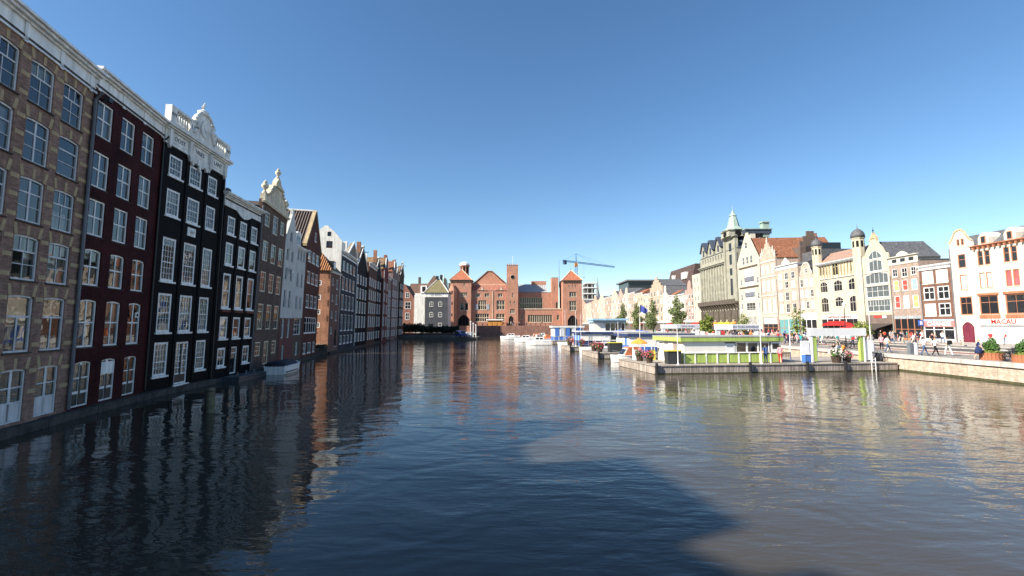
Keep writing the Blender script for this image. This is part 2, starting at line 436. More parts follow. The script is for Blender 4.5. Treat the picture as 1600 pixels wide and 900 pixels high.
# left-hand stone ledge along the house fronts
ledge = []
for i in range(len(LN) - 1):
    if i == 11: continue
    a, b = Vector(LN[i]), Vector(LN[i + 1]); d = (b - a).normalized(); n = Vector((d.y, -d.x))
    ln = (b - a).length; k = max(1, round(ln / 1.6)) if 2 < i < 9 else 1
    wd = .42 if i < 6 else .3; hz = .36 if i < 6 else .3
    if not ledge:
        le = bpy.data.objects.new('stone_ledge', None); COL.objects.link(le); le['kind'] = 'structure'; ledge.append(le)
    for j in range(k):
        p0 = a + d * (ln * j / k + .004); p1 = a + d * (ln * (j + 1) / k - .004); w2 = wd + random.uniform(-.03, .03)
        MB().slab([tuple(p0 - n * .2), tuple(p0 + n * w2), tuple(p1 + n * w2), tuple(p1 - n * .2)][::-1], -1.2, hz + random.uniform(-.02, .02)).build('ledge_stone', DSTONE, ledge[0])

# ------------------------------------------------------------------ left bank: canal houses
TILE = M('dark_roof_tile', (.085, .07, .065), .7, .2, 4, .02, brick=(.25, .22, (.03, .03, .03)))
RTILE = M('red_roof_tile', (.30, .135, .08), .75, .25, 3, .03, brick=(.25, .3, (.12, .05, .03)))
TAN = M('tan_stone', (.45, .34, .205), .85, .18, 2)
BR1 = M('brick_purple', (.29, .172, .13), .85, .16, .6, .006, brick=(.21, .065, (.22, .175, .155)))
DRED = M('dark_red_brick', (.046, .0105, .0115), .75, .4, .7, .004, brick=(.21, .065, (.032, .008, .009)))
BLK = M('black_tarred_brick', (.0058, .0056, .0064), .7, .25, 1, .004, brick=(.21, .065, (.005, .005, .0055)))
GBR = M('grey_brown_brick', (.135, .095, .078), .85, .14, .8, .004, brick=(.21, .065, (.09, .07, .06)))
PLAS = M('white_plaster', (.56, .56, .53), .8, .12, .7)
BROWN = M('brown_brick', (.11, .045, .034), .85, .2, .8, .004, brick=(.21, .065, (.09, .05, .04)))
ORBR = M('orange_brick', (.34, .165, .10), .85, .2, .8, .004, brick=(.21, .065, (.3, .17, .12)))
LAW = M('weathered_white', (.70, .70, .67), .6, .16, 1.8)
GT = 'canal houses rising from the water on the shaded bank'
G1 = 'offscreen'
# off-frame neighbours whose roofs shade the water
sx = dict(id='plain', rows=[(.5, 2), (1, 2)], glass=GLASSD, fw=.08, split=False)
def seg(i): a, b = LN[i], LN[i + 1]; return a, b, math.hypot(b[0] - a[0], b[1] - a[1])
a, b, w = seg(0)
house('canal_house', 'plain grey brick house farthest up the bank from the crested black house', a, b, 0, [(0, 0), (w, 0), (w, 16.8), (w - 1.4, 17.2), (w - 1.8, 18.3), (0, 18.3)], grid([1, 3.4, 5.8], [(3, 2), (6, 2), (9, 2)], sx, 1.2), GBR, eave=16.0, roof=('flat', .1), rmat=TILE)
a, b, w = seg(1)
house('canal_house', 'tall brown brick house with level cornice before the brick house with tan bands', a, b, 0, rect(w, 18.3), grid([.6, 2.4], [(3, 2), (6, 2), (9, 2), (12, 2), (15, 2)], sx, 1.2), BROWN, eave=18.3, roof=('flat', .1), rmat=TILE)
a, b, w = seg(2)
house('canal_house', 'dark gabled brick house adjoining the brick house with tan bands', a, b, 0, [(0, 0), (w, 0), (w, 15.4), (w - 2.7, 15.9), (w - 3.7, 18.2), (w - 4.5, 19.9), (w - 5.3, 18.2), (w - 6.9, 15.6), (0, 15.4)], grid([1, 3.4, 5.8], [(3, 2), (6, 2), (9, 2), (12, 2)], sx, 1.2), GBR, eave=15.2, roof=('side', 1.5, 5), rmat=TILE)

# H1: purple brick with tan bands
a, b, w = seg(3)
s1a = dict(id='h1a', rise=.055, rows=[(.34, 2), (.66, 2, .07), (1, 3)], split=True, curtain=.4, sill=(.06, .07, DSTONE), fw=.075, d1=.2, mat=GREYW, mw=.032)
s1b = dict(s1a, id='h1b', rows=[(.34, 2, .03, .09), (.68, 2, .06, .09), (1, 2, .03, .09)])
s1c = dict(s1a, id='h1c', rows=[(.34, 1), (.68, 1, .07), (1, 1)])
s1d = dict(s1a, id='h1d', rows=[(.63, 2, .08, .07), (1, 1)], curtain=.3)
s1e = dict(s1a, id='h1e', rows=[(.36, 2, .06, .1), (.66, 2, .05, .12), (1, 2, .05, .12)], name='door', curtain=0, sill=None, rise=.06)
ux = [.95, 2.82, 4.66]; R1 = [(13.3, 1.8), (10.9, 1.78), (8.45, 1.8), (6.1, 1.8), (3.22, 2.28)]
pat = [[s1a, s1a, s1a], [s1b, s1b, s1c], [s1a, s1b, s1a], [s1a, s1a, s1a], [s1d, s1d, s1d]]
wins = [(u, z, 1.29, hh, pat[r][c]) for r, (z, hh) in enumerate(R1) for c, u in enumerate(ux)] + [(u, .46, 1.25, 2.1, s1e) for u in ux]
h1 = house('canal_house', 'purple brick house with tan stone bands and white arched windows', a, b, R(.55), rect(w, 15.75), wins, BR1, eave=15.7, roof=('side', 3.2, 5.0), rmat=TILE, group=GT)
w1 = [c for c in h1.children if c.name.startswith('wall')][0]
stm = {}
def stone(u0, u1, z0, z1, par, skew=0):
    k = (round(u1 - u0, 2), round(z1 - z0, 2), skew)
    if k not in stm:
        W2, H2 = u1 - u0, z1 - z0
        stm[k] = MB().prism([(0, 0), (W2, 0), (W2 + skew, H2), (skew, H2)], -.016, .03).mesh('stone', TAN)
    link('stone', stm[k], par, (u0, 0, z0))
edges = [0] + [v for u in ux for v in (u - .07, u + 1.36)] + [w]
for z, hh in R1 + [(.46, 2.1)]:
    for q in range(0, len(edges), 2):
        for f in (.16, .58, .98) if z > 1 else (.58, .98):
            stone(edges[q] + .012, edges[q + 1] - .012, z + hh * f - .17, z + hh * f - .0, w1)
    for u in ux:
        stone(u - .02, u + .14, z + hh - .03, z + hh + .42, w1, -.10); stone(u + .57, u + .72, z + hh + .005, z + hh + .42, w1, 0); stone(u + 1.15, u + 1.31, z + hh - .03, z + hh + .42, w1, .10)
for c in h1.children:
    if c.name.startswith('door'):
        MB().box(.09, 1.16, .085, .15, .08, .74).build('door_panel', GREYW, c)
cornice(h1, 0, w, 15.5, [(.12, .10), (.62, .05), (.1, .16), (.12, .3), (.12, .42)], WHITE)
for k in range(4):
    MB().box(.25 + k * (w - .7) / 3, .43 + k * (w - .7) / 3, -.1, -.052, 15.44, 16.24).build('cornice_bracket', WHITE, h1)
for c, u in enumerate(ux):   # casements standing ajar in the fifth row
    sash = MB(); sash.box(0, .045, 0, .04, 0, 1.3).box(.5, .545, 0, .04, 0, 1.3).box(.045, .5, 0, .04, 0, .05).box(.045, .5, 0, .04, 1.25, 1.3)
    q = sash.build('open_casement', GREYW, h1, loc=(u + .16, .16, 3.36), rot=(R(-7), 0, R(12)))
    MB().poly([(.04, .02, .05), (.5, .02, .05), (.5, .02, 1.25), (.04, .02, 1.25)]).build('pane', GLASS, q)
MB().tube([(w - .1, -.42, 15.55), (w - .04, -.12, 15.2), (w - .04, -.12, 8), (w - .04, -.12, .45)], .075, 8).build('drainpipe', LEAD, h1)
for z in (2.5, 6, 9.5, 13): MB().lathe([(.095, 0), (.095, .08)], 8, (w - .04, -.12, z)).build('pipe_bracket', LEAD, h1)

# H2: dark red with cross windows
a, b, w = seg(4)
s2 = dict(id='h2', rows=[(.52, 2, .075, .08), (1, 2, .03, .08)], split=True, curtain=.5, fw=.085, d0=.06, d1=.2, sill=(.02, .06, DSTONE), mat=WHITE)
s2b = dict(s2, id='h2b', rise=.07); s2c = dict(s2, id='h2c', rise=.05, rows=[(.5, 2, .075, .08), (1, 1)])
DDOOR = M('dark_green_door', (.022, .03, .028), .5, .1)
s2d = dict(id='h2d', rise=.08, rows=[(.3, 2, .12, .14), (.64, 2, .06, .14), (1, 2, .05, .14)], fw=.06, mat=WHITE, name='door', glass=GLASS, split=True, curtain=0)
u2 = [.3, 2.18, 4.06]
R2 = [(13.6, 1.78, s2), (11.05, 1.78, s2), (8.67, 1.78, s2), (6.22, 1.78, s2b), (3.24, 2.3, s2b)]
wins = [(u, z, 1.19, hh, st) for z, hh, st in R2 for u in u2] + [(u, .45, 1.14, 2.12, s2d) for u in u2]
h2 = house('canal_house', 'dark red house with white cross windows beside the tan banded brick house', a, b, R(.7), rect(w, 16.1), wins, DRED, eave=16.0, roof=('side', 2.8, 5), rmat=TILE, group=GT)
cornice(h2, 0, w, 15.82, [(.1, .08), (.55, .04), (.1, .15), (.12, .3), (.12, .42)], WHITE)
for k in range(4): MB().box(.1 + k * (w - .4) / 3, .3 + k * (w - .4) / 3, -.09, -.042, 15.75, 16.46).build('cornice_bracket', WHITE, h2)
MB().tube([(w - .12, -.36, 15.9), (w - .06, -.09, 15.6), (w - .06, -.09, 8), (w - .06, -.09, .5)], .05, 8).build('drainpipe', BLACKM, h2)
dd = [c for c in h2.children if c.name.startswith('door')]
for c in dd:
    MB().box(.07, 1.07, .10, .16, .07, .72).build('door_panel', DDOOR, c); MB().box(.52, .62, .06, .1, .07, 1.95).build('door_stile', DDOOR, c)
    MB().box(.2, .5, .25, .28, .8, 1.6).build('paper_blind', M('tan_blind', (.3, .22, .13)), c); MB().box(.66, .98, .25, .28, .8, 1.6).build('paper_blind', MATS['tan_blind'], c)
MB().box(.065, 1.075, .02, .1, 1.36, 1.97).build('roller_shutter', WHITE, dd[1])
fan = MB().box(5.0 - .14, 5.0 + .14, .055, .1, 4.72, 5.02).build('vent_fan', WHITE, h2)
MB().lathe([(.09, 0), (.09, .02)], 12).build('fan_opening', BLACKM, fan, loc=(5.0, .05, 4.87), rot=(R(90), 0, 0))
fl = thing('floodlight', 'small dark floodlight under the white cornice of the dark red house', 'lamp', (h2.matrix_basis @ Vector((.35, 0, 15.35))), h2.rotation_euler.z)
MB().tube([(0, -.005, 0), (0, -.25, .05)], .03, 6).build('arm', BLACKM, fl); MB().box(-.14, .14, -.5, -.25, -.08, .14).build('lamp_head', BLACKM, fl)

# H3: black house with crested balustrade
a, b, w = seg(5)
def sash(id_, nr, nc=4, **k):
    up = nr // 2
    return dict(dict(id=id_, rows=[((i + 1) / nr, nc, .06 if i + 1 == up else .024) for i in range(nr)], fw=.13, d0=.02, d1=.16, mw=.024, sill=(.10, .12, WHITE), glass=GLASS, curtain=.5, mat=WHITE, inset=.05), **k)
u3 = [.6, 2.63, 4.72]; w3 = [1.24, 1.3, 1.12]
wins = []
for z, hh, nr in ((13.72, 1.33, 3), (11.18, 1.68, 4), (7.05, 2.74, 7), (3.86, 2.42, 6), (1.18, 2.06, 5)):
    for c in range(3):
        if z < 2 and c == 1: continue
        wins.append((u3[c], z, w3[c], hh, sash('h3%d' % nr, nr)))
s3d = dict(id='h3d', rows=[(.22, 2, .09, .12), (.38, 3, .05, .05), (.54, 3, .05, .05), (.7, 3, .05, .05), (.86, 3, .05, .05), (1, 3, .05, .05)], fw=.11, mat=WHITE, name='door', curtain=0, sill=(.12, .14, WHITE))
wins.append((2.62, .45, 1.3, 2.75, s3d))
h3 = house('canal_house', 'black house crowned by a white balustrade with crest and lettering', a, b, R(1.0), rect(w, 15.9), wins, BLK, eave=15.8, roof=('front', 2.6), rmat=TILE, group=GT, reveal=.15)
d3 = [c for c in h3.children if c.name.startswith('door')][0]
MB().box(.12, 1.18, .06, .13, .13, .62).build('door_panel', BLACKM, d3); MB().box(.6, .7, .05, .1, .12, 2.6).build('door_stile', BLACKM, d3)
cur = MB()
for i in range(16): cur.poly([(.14 + i * .065, .24 + .02 * (i % 2), .15), (.205 + i * .065, .24 + .02 * ((i + 1) % 2), .15), (.205 + i * .065, .24 + .02 * ((i + 1) % 2), 2.55), (.14 + i * .065, .24 + .02 * (i % 2), 2.55)])
cur.build('curtain', CURT, d3)
for uu in (0.06, 2.24, 4.38, w - .3): MB().box(uu, uu + .24, -.05, .01, .4, 15.2).build('pilaster', BLK, h3)
cornice(h3, .02, w - .02, 15.55, [(.1, .14), (.8, .08), (.1, .2), (.1, .34), (.14, .46), (.1, .38)], LAW)
INK = M('grey_lettering', (.16, .17, .19), .7, 0)
lobes = MB()
for i in range(9):                                     # hanging festoon of the frieze
    uu = 2.3 + i * .26; dp = .30 + .16 * math.sin(i * 1.9) + .12 * (1 - abs(i - 4) / 4)
    lobes.prism([(uu, 15.6), (uu, 15.55 - dp * .6), (uu + .07, 15.5 - dp), (uu + .18, 15.5 - dp), (uu + .26, 15.55 - dp * .6), (uu + .26, 15.6)], -.15 - .012 * (i % 2), -.02)
lobes.build('carved_festoon', LAW, h3)
for uu in (.12, 2.12, 4.4, w - .4): MB().prism([(uu, 16.5), (uu, 15.5), (uu + .1, 15.3), (uu + .2, 15.5), (uu + .28, 16.5)], -.26, -.083).build('console', LAW, h3)
for s, uu in (('OOST', 1.25), ('VRIES', 3.4), ('LANT', 5.55)):
    MB().box(uu - .75, uu + .75, -.115, -.079, 15.78, 16.38).build('name_panel', LAW, h3); text(h3, s, uu, 16.07, .4, INK, y=-.125)
ZB = 16.9
for u0, u1 in ((.0, .5), (1.95, 2.35), (4.45, 4.85), (w - .5, w)): MB().box(u0, u1, -.3, .1, ZB, ZB + 1.08).build('balustrade_pier', LAW, h3)
for u0, u1 in ((.5, 1.95), (4.85, w - .5)):
    MB().box(u0, u1, -.27, .07, ZB, ZB + .14).build('plinth_rail', LAW, h3); MB().box(u0, u1, -.3, .1, ZB + .92, ZB + 1.08).build('top_rail', LAW, h3)
    n = 6
    for i in range(n):
        uu = u0 + (i + .5) * (u1 - u0) / n
        MB().lathe([(.07, 0), (.10, .2), (.05, .5), (.075, .6), (.05, .66), (.085, .78)], 8, (uu, -.1, ZB + .14)).build('baluster', LAW, h3, True)
CZ = .74
cen = [(2.1, ZB), (4.7, ZB), (4.7, ZB + .95), (4.45, ZB + 1.05), (4.3, ZB + 1.3), (4.12, ZB + 1.55), (3.95, ZB + 1.8), (3.7, ZB + 1.92), (3.4, ZB + 1.96), (3.1, ZB + 1.92), (2.85, ZB + 1.8), (2.68, ZB + 1.55), (2.5, ZB + 1.3), (2.35, ZB + 1.05), (2.1, ZB + .95)]
MB().prism(cen, -.29, .1).build('crest', LAW, h3)
sh = []
for i in range(15):
    t = math.pi * 2 * i / 15; sh.append((3.4 + .5 * math.sin(t), ZB + .98 + .62 * math.cos(t) - .1 * abs(math.sin(t))))
MB().prism(sh, -.38, -.292).build('shield', LAW, h3)
MB().prism([(3.4 + .2 * math.sin(k * .6), ZB + 1.02 + .3 * math.cos(k * .6)) for k in range(10)], -.43, -.382).build('shield_charge', LAW, h3)
for sg in (-1, 1):
    scr = MB()
    pts = [(3.4 + sg * (1.2 - .16 * t - .2 * math.sin(t * 1.6)), -.33, ZB + .25 + t * .52) for t in [q * .3 for q in range(9)]]
    scr.tube(pts, [.11, .14, .12, .15, .12, .16, .13, .15, .1], 7)
    for q in range(7): scr.lathe([(.02, -.12), (.13, -.05), (.13, .06), (.02, .13)], 7, (3.4 + sg * (.2 + .16 * q), -.3, ZB + 2.0 - .045 * q * q * .6))
    scr.build('carved_scroll', LAW, h3, True)
crown = MB().lathe([(.3, 0), (.36, .1), (.27, .16), (.36, .26), (.18, .38), (.06, .46)], 10, (3.4, -.1, ZB + 1.92))
crown.build('crown', LAW, h3, True)
text(h3, '17', 2.15, ZB + .55, .42, INK, y=-.31); text(h3, '40', 4.65, ZB + .55, .42, INK, y=-.31)
text(h3, 'AN', .25, ZB + .55, .34, INK, y=-.31); text(h3, 'NO', w - .25, ZB + .55, .34, INK, y=-.31)
pl = MB().box(2.82, 3.68, -.04, .005, 10.28, 10.86).build('wall_plaque', LAW, h3)
MB().lathe([(.02, -.08), (.16, -.04), (.18, .06), (.05, .14)], 8, (3.25, -.05, 10.56)).build('relief', GREYW, pl, True)
MB().tube([(w - .06, -.08, 15.5), (w - .06, -.08, .4)], .05, 8).build('drainpipe', BLACKM, h3)
def gull(loc, rz, label):
    g = thing('gull', label, 'bird', loc, rz)
    GW = M('gull_white', (.75, .75, .74), .7, .05); GG = M('gull_grey', (.3, .32, .35), .7, .05)
    MB().tube([(-.16, 0, .16), (-.08, 0, .19), (.04, 0, .2), (.13, 0, .25), (.19, 0, .32), (.25, 0, .34), (.29, 0, .33)], [.02, .06, .08, .065, .045, .045, .01], 8).build('body', GW, g, True)
    for s in (-1, 1): MB().tube([(.08, s * .06, .23), (-.06, s * .075, .21), (-.26, s * .04, .17)], [.03, .045, .01], 6).build('wing', GG, g, True)
    for s in (-1, 1): MB().tube([(.0, s * .03, .14), (.0, s * .03, 0)], .009, 5).build('leg', M('gull_leg', (.6, .4, .1), .6, 0), g)
    MB().tube([(.285, 0, .335), (.34, 0, .32)], [.014, .004], 5).build('beak', MATS['gull_leg'], g)
gull(h3.matrix_basis @ Vector((3.4, -.1, ZB + 2.37)), R(-40), 'white gull perched on the crest of the black house')

# H4: black house with curved white frieze
a, b, w = seg(6)
u4 = [.68, 2.62, 4.52]; wins = []
for z, hh, nr, nc in ((11.35, 1.42, 4, 3), (8.95, 1.75, 2, 1), (5.62, 2.68, 2, 1), (3.26, 1.68, 2, 1), (1.13, 1.44, 2, 2)):
    for u in u4:
        if z < 2 and u == u4[1]: continue
        wins.append((u, z, 1.12, hh, sash('h4%d%d' % (nr, nc), nr, nc, fw=.15)))
s4d = dict(id='h4d', rows=[(.8, 1, .07), (1, 1)], fw=.1, mat=WHITE, name='door', glass=GLASSD)
wins.append((2.66, .42, .98, 2.15, s4d))
h4 = house('canal_house', 'small black house with curved white frieze between black and brown houses', a, b, R(1.5), rect(w, 14.1), wins, BLK, eave=14.0, roof=('side', 1.6, 4.5), rmat=TILE, group=GT, reveal=.15)
cornice(h4, .02, w - .02, 13.4, [(.08, .1), (.66, .06), (.1, .16), (.1, .3), (.12, .38)], LAW)
MB().prism([(1.7, 13.45)] + [(1.7 + i * .25, 13.4 - .42 * math.sin(math.pi * i / 10)) for i in range(11)] + [(4.2, 13.45)], -.12, -.02).build('curved_apron', LAW, h4)
for uu in (.06, 2.15, 4.05, w - .3): MB().box(uu, uu + .24, -.05, .01, .4, 13.2).build('pilaster', BLK, h4)
MB().box(.2, .75, .4, 1.0, 14.3, 15.3).build('chimney', LAW, h4); MB().lathe([(.22, 0), (.28, .12), (.28, .3), (.1, .42)], 10, (1.6, .7, 14.75)).build('roof_vent', BLACKM, h4)
for u in u4:
    bx = MB().box(u - .05, u + 1.17, -.16, -.005, 5.3, 5.48); bx.build('flower_box', M('terracotta_box', (.16, .07, .05)), h4)

# H5: grey-brown house with cream neck gable
a, b, w = seg(7)
s5 = dict(id='h5', rows=[(.36, 2, .05), (.72, 2, .06), (1, 2)], fw=.11, d0=.02, d1=.16, mat=CREAM, glass=GLASS, curtain=.3, mw=.035)
u5 = [.98, 3.2, 5.4]
wins = [(u, z, 1.36, hh, s5) for z, hh in ((10.2, 1.85), (7.35, 1.85), (3.9, 2.35), ) for u in u5] + [(u5[0], 13.4, 1.2, 1.35, s5), (u5[1], 13.05, 1.36, 1.8, s5), (u5[2], 13.4, 1.2, 1.35, s5), (u5[0], 1.5, 1.3, 1.28, s5), (u5[2], 1.5, 1.3, 1.28, s5), (u5[1], .6, 1.25, 2.2, dict(s5, id='h5d', name='door'))]
h5 = house('canal_house', 'grey brown brick house with cream carved gable and urns', a, b, R(1.8), rect(w, 15.6), wins, GBR, eave=15.0, roof=('front', 1.2), rmat=TILE, group=GT)
GABST = M('cream_gable_stone', (.58, .52, .40), .8, .2, 2.5, .02)
gb = [(0.1, 15.4), (w - .1, 15.4), (w - .1, 16.1), (w - .7, 16.2), (w - 1.3, 16.6), (w - 1.8, 17.1), (w - 2.1, 17.5), (w / 2 + .9, 17.55), (w / 2 + .75, 18.0), (w / 2 + .3, 18.5), (w / 2 - .3, 18.5), (w / 2 - .75, 18.0), (w / 2 - .9, 17.55), (2.1, 17.5), (1.8, 17.1), (1.3, 16.6), (.7, 16.2), (.1, 16.1)]
MB().prism(gb, -.14, .28).build('gable', GABST, h5); cornice(h5, 0, w, 15.3, [(.12, .2), (.1, .28)], CREAM)
MB().prism([(w / 2 - 1.2, 17.5), (w / 2 + 1.2, 17.5), (w / 2 + 1.2, 17.62), (w / 2, 17.95), (w / 2 - 1.2, 17.62)], -.3, -.142).build('pediment', GABST, h5)
urn = [(.2, 0), (.2, .2), (.08, .3), (.12, .42), (.28, .62), (.26, .82), (.12, .9), (.18, .98), (.1, 1.1), (.03, 1.2)]
for uu, zz, k in ((.5, 16.12, 1.1), (w / 2, 18.48, .95), (w - .5, 16.12, 1.0)):
    MB().lathe([(r * k, q * k) for r, q in urn], 10, (uu, .06, zz)).build('urn', GABST, h5, True)
ca = MB()
for sg in (-1, 1):
    for i in range(5): ca.lathe([(.03, -.15), (.2, -.05), (.2, .08), (.03, .16)], 8, (w / 2 + sg * (1.1 + .42 * i), -.15, 17.25 - .26 * i))
ca.build('carving', GABST, h5, True)
MB().tube([(.03, -.07, 15), (.03, -.07, .4)], .05, 8).build('drainpipe', LEAD, h5)

# H6: narrow white gabled house on a red base
a, b, w = seg(8)
s6 = dict(id='h6', rows=[(.5, 1), (1, 1)], fw=.07, mat=GREYW, glass=GLASSD, d0=.08, sill=(.04, .06, PLAS))
s6b = dict(s6, id='h6b', rows=[(.68, 1, .06), (1, 1)], mat=WHITE)
wins = [(1.75, 13.4, .8, 1.05, s6)] + [(u, z, .78, hh, s6) for z, hh in ((11.2, 1.3), (9.1, 1.35), (6.15, 1.95)) for u in (.85, 2.6)] + [(u, 2.92, .95, 2.05, s6b) for u in (.6, 2.6)] + [(1.1, .45, .9, 1.75, dict(s6, id='h6d', name='door'))]
h6 = house('canal_house', 'narrow white plastered house with steep gable on a red base', a, b, R(1.6), [(0, 0), (w, 0), (w, 13.2), (w / 2 + .35, 16.4), (w / 2 + .3, 17.0), (w / 2 - .3, 17.0), (w / 2 - .35, 16.4), (0, 13.2)], wins, PLAS, eave=13.0, roof=('front', 3.3), rmat=TILE, group=GT, reveal=.16)
RB = M('ox_blood_paint', (.085, .016, .02), .6, .15)
def facing(rt, u0, u1, z0, z1, wins_, mat, y=-.05, name='painted_base'):
    hs = [[(p[0] - u0, p[1] - z0) for p in opening(u, z, ww, hh, st.get('rise', 0))] for u, z, ww, hh, st in wins_ if z > z0 - .01 and z + hh < z1 + .01 and u > u0 and u + ww < u1]
    o = wall(name, [(0, 0), (u1 - u0, 0), (u1 - u0, z1 - z0), (0, z1 - z0)], hs, -y - .003, -y - .003, mat, rt); o.location = (u0, y, z0); return o
facing(h6, 0.01, w - .01, .3, 5.05, wins, RB)
dish = MB().lathe([(.02, 0), (.2, .03), (.3, .1), (.31, .1), (.2, .05), (.02, .02)], 12)
dr = thing('satellite_dish', 'round white satellite dish on the narrow white gabled house', 'dish', h6.matrix_basis @ Vector((2.1, -.02, 10.2)), h6.rotation_euler.z)
MB().tube([(0, 0, 0), (0, -.3, .05)], .025, 6).build('arm', LEAD, dr); dish.build('reflector', WHITE, dr, True, loc=(0, -.3, .05), rot=(R(105), 0, 0))

# H7: low white house with dormer
a, b, w = seg(9)
wins = [(u, z, .6, hh, s6) for z, hh in ((11.8, 1.25),) for u in (.35, 1.4, 2.45)] + [(u, z, .62, hh, s6) for z, hh in ((8.7, 1.65), (6.1, 1.6)) for u in (.6, 2.1)] + [(.35, 3.2, 2.6, 1.85, dict(s6b, id='h7w', rows=[(.62, 3, .06), (1, 3)])), (1.3, .8, .95, 1.55, s6b)]
h7 = house('canal_house', 'low white house with tiled roof and dormer', a, b, R(1.4), rect(w, 13.3), wins, PLAS, eave=13.3, roof=('side', 2.6, 4.0), rmat=M('maroon_tile', (.13, .04, .035), .7, .2, 3, .02, brick=(.25, .3, (.05, .02, .02))), group=GT, reveal=.16)
cornice(h7, 0, w, 13.15, [(.14, .12), (.12, .25)], WHITE)
dm = MB().box(.6, 2.3, .35, 2.6, 13.6, 15.0).build('dormer', WHITE, h7); MB().prism([(.5, 15.0)] + [(.5 + .19 * i, 15.0 + .28 * math.sin(math.pi * i / 10)) for i in range(11)], .28, 2.7).build('dormer_roof', WHITE, dm)
for u in (.85, 1.55): MB().box(u, u + .5, .32, .36, 13.8, 14.8).build('dormer_pane', GLASSD, dm)
facing(h7, .01, w - .01, .3, 5.12, wins, GBR)

# H8: brown gable house
a, b, w = seg(10)
s8 = dict(id='h8', rows=[(.5, 2, .06, .06), (1, 2, .03, .06)], fw=.1, mat=WHITE, glass=GLASSD, d0=.03, sill=(.05, .08, WHITE))
wins = [(4.05, 15.3, .95, 1.2, s8)] + [(u, z, 1.55, hh, s8) for z, hh in ((12.3, 1.45), (9.6, 1.5), (6.5, 1.65)) for u in (1.3, 3.45, 5.6)] + [(1.25, 3.3, 6.1, 2.0, dict(s8, id='h8w', rows=[(.65, 5, .07, .12), (1, 5, .03, .12)])), (1.3, .75, 1.3, 1.35, s8), (3.5, .75, 1.7, 1.35, dict(s8, id='h8x', rows=[(1, 3)])), (6.2, .75, 1.1, 1.35, s8)]
h8 = house('canal_house', 'brown brick house with tall plain triangular gable and pantile roof', a, b, R(1.2), [(0, 0), (w, 0), (w, 14.2), (w / 2 + .2, 19.3), (w / 2 - .2, 19.3), (0, 14.2)], wins, BROWN, eave=14.2, roof=('front', 5.0), rmat=TILE, group=GT, reveal=.14, depth=10)
for sg in (-1, 1):
    x0, x1 = (w / 2 - .2, -.15) if sg < 0 else (w / 2 + .2, w + .15)
    MB().prism([(x0, 19.35), (x0, 19.05), (x1, 13.95), (x1, 14.3)] if sg > 0 else [(x0, 19.35), (x1, 14.3), (x1, 13.95), (x0, 19.05)], -.08, .34).build('verge_board', M('tan_verge', (.42, .33, .2), .7, .1), h8)
pt = MB()                                            # pantile courses on the visible slope
for i in range(30):
    yy = .4 + i * .32
    pt.tube([(-.1, yy, 14.24), (w / 2, yy, 19.27)], .085, 5)
pr = pt.build('pantile_rows', M('dark_pantile', (.12, .085, .07), .6, .25, 3), h8); pr['kind'] = 'stuff'
MB().box(w / 2 - .2, w / 2 + .2, .4, 10, 19.2, 19.4).build('ridge', WHITE, h8)

# H9: orange-sided brick house with hipped pantile roof
a, b, w = (-27.7, 68.9), (-28.1, 73.75), math.hypot(.4, 4.85)
s9 = dict(id='h9', rows=[(.5, 2), (1, 2)], fw=.08, mat=WHITE, glass=GLASSD, sill=(.05, .07, WHITE))
wins = [(.9, z, .7, 1.0, s9) for z in (10.5, 8.0, 5.4, 3.0)] + [(2.9, z, .85, 1.5, s9) for z in (10.0, 7.6, 5.0)] + [(2.9, 1.0, 1.1, 2.6, dict(s9, id='h9d', name='door', mat=BLACKM))]
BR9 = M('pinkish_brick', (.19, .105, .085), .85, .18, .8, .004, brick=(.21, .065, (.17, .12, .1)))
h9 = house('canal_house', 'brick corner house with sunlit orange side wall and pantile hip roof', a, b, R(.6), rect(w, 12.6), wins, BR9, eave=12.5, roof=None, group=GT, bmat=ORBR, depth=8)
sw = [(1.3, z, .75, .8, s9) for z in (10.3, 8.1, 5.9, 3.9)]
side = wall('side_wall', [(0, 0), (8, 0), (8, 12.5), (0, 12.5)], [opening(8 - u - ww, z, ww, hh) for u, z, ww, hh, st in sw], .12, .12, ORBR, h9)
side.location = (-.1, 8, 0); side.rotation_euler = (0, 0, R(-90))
for u, z, ww, hh, st in sw:
    wo = window(side, 8 - u - ww, z, ww, hh, dict(st, id='h9s', d0=.02, d1=.11, inset=.05, sill=None, fw=.12)); 
hp = MB(); hp.v = [(-.3, -.35, 12.5), (w + .3, -.35, 12.5), (w + .3, 8.3, 12.5), (-.3, 8.3, 12.5), (w / 2, 2.2, 15.6), (w / 2, 6.0, 15.6)]
hp.f = [(0, 1, 4), (1, 2, 5, 4), (2, 3, 5), (3, 0, 4, 5), (0, 3, 2, 1)]; hp.build('roof', M('brown_tile', (.12, .085, .06), .7, .2), h9)
pt = MB(); ex = Vector((w / 2 + .3, 0, 3.1))
for i in range(26):
    yy = -.3 + i * .33; ytop = min(max(yy, 2.2), 6.0); 
    f = 1.0 if 2.2 <= yy <= 6.0 else (1 - (2.2 - yy) / 2.55 if yy < 2.2 else max(0, 1 - (yy - 6.0) / 2.3))
    if f > .05: pt.tube([(-.32, yy, 12.54), (-.32 + (w / 2 + .32) * f, yy, 12.54 + 3.1 * f)], .1, 5)
pt.build('pantile_rows', M('orange_pantile', (.42, .20, .09), .7, .2, 2), h9)['kind'] = 'stuff'
cornice(h9, 0, w, 12.3, [(.15, .2), (.12, .32)], WHITE)
MB().box(1.6, 2.9, .2, 1.8, 12.9, 14.3).build('dormer', BLACKM, h9); MB().box(1.75, 2.75, .15, .19, 13.1, 14.1).build('dormer_pane', WHITE, h9)
for z in (11.4, 9.3, 7.2, 4.9): MB().tube([(-.16, .3, z), (-.16, .3, z + .9)], .03, 5).build('wall_anchor', BLACKM, h9)
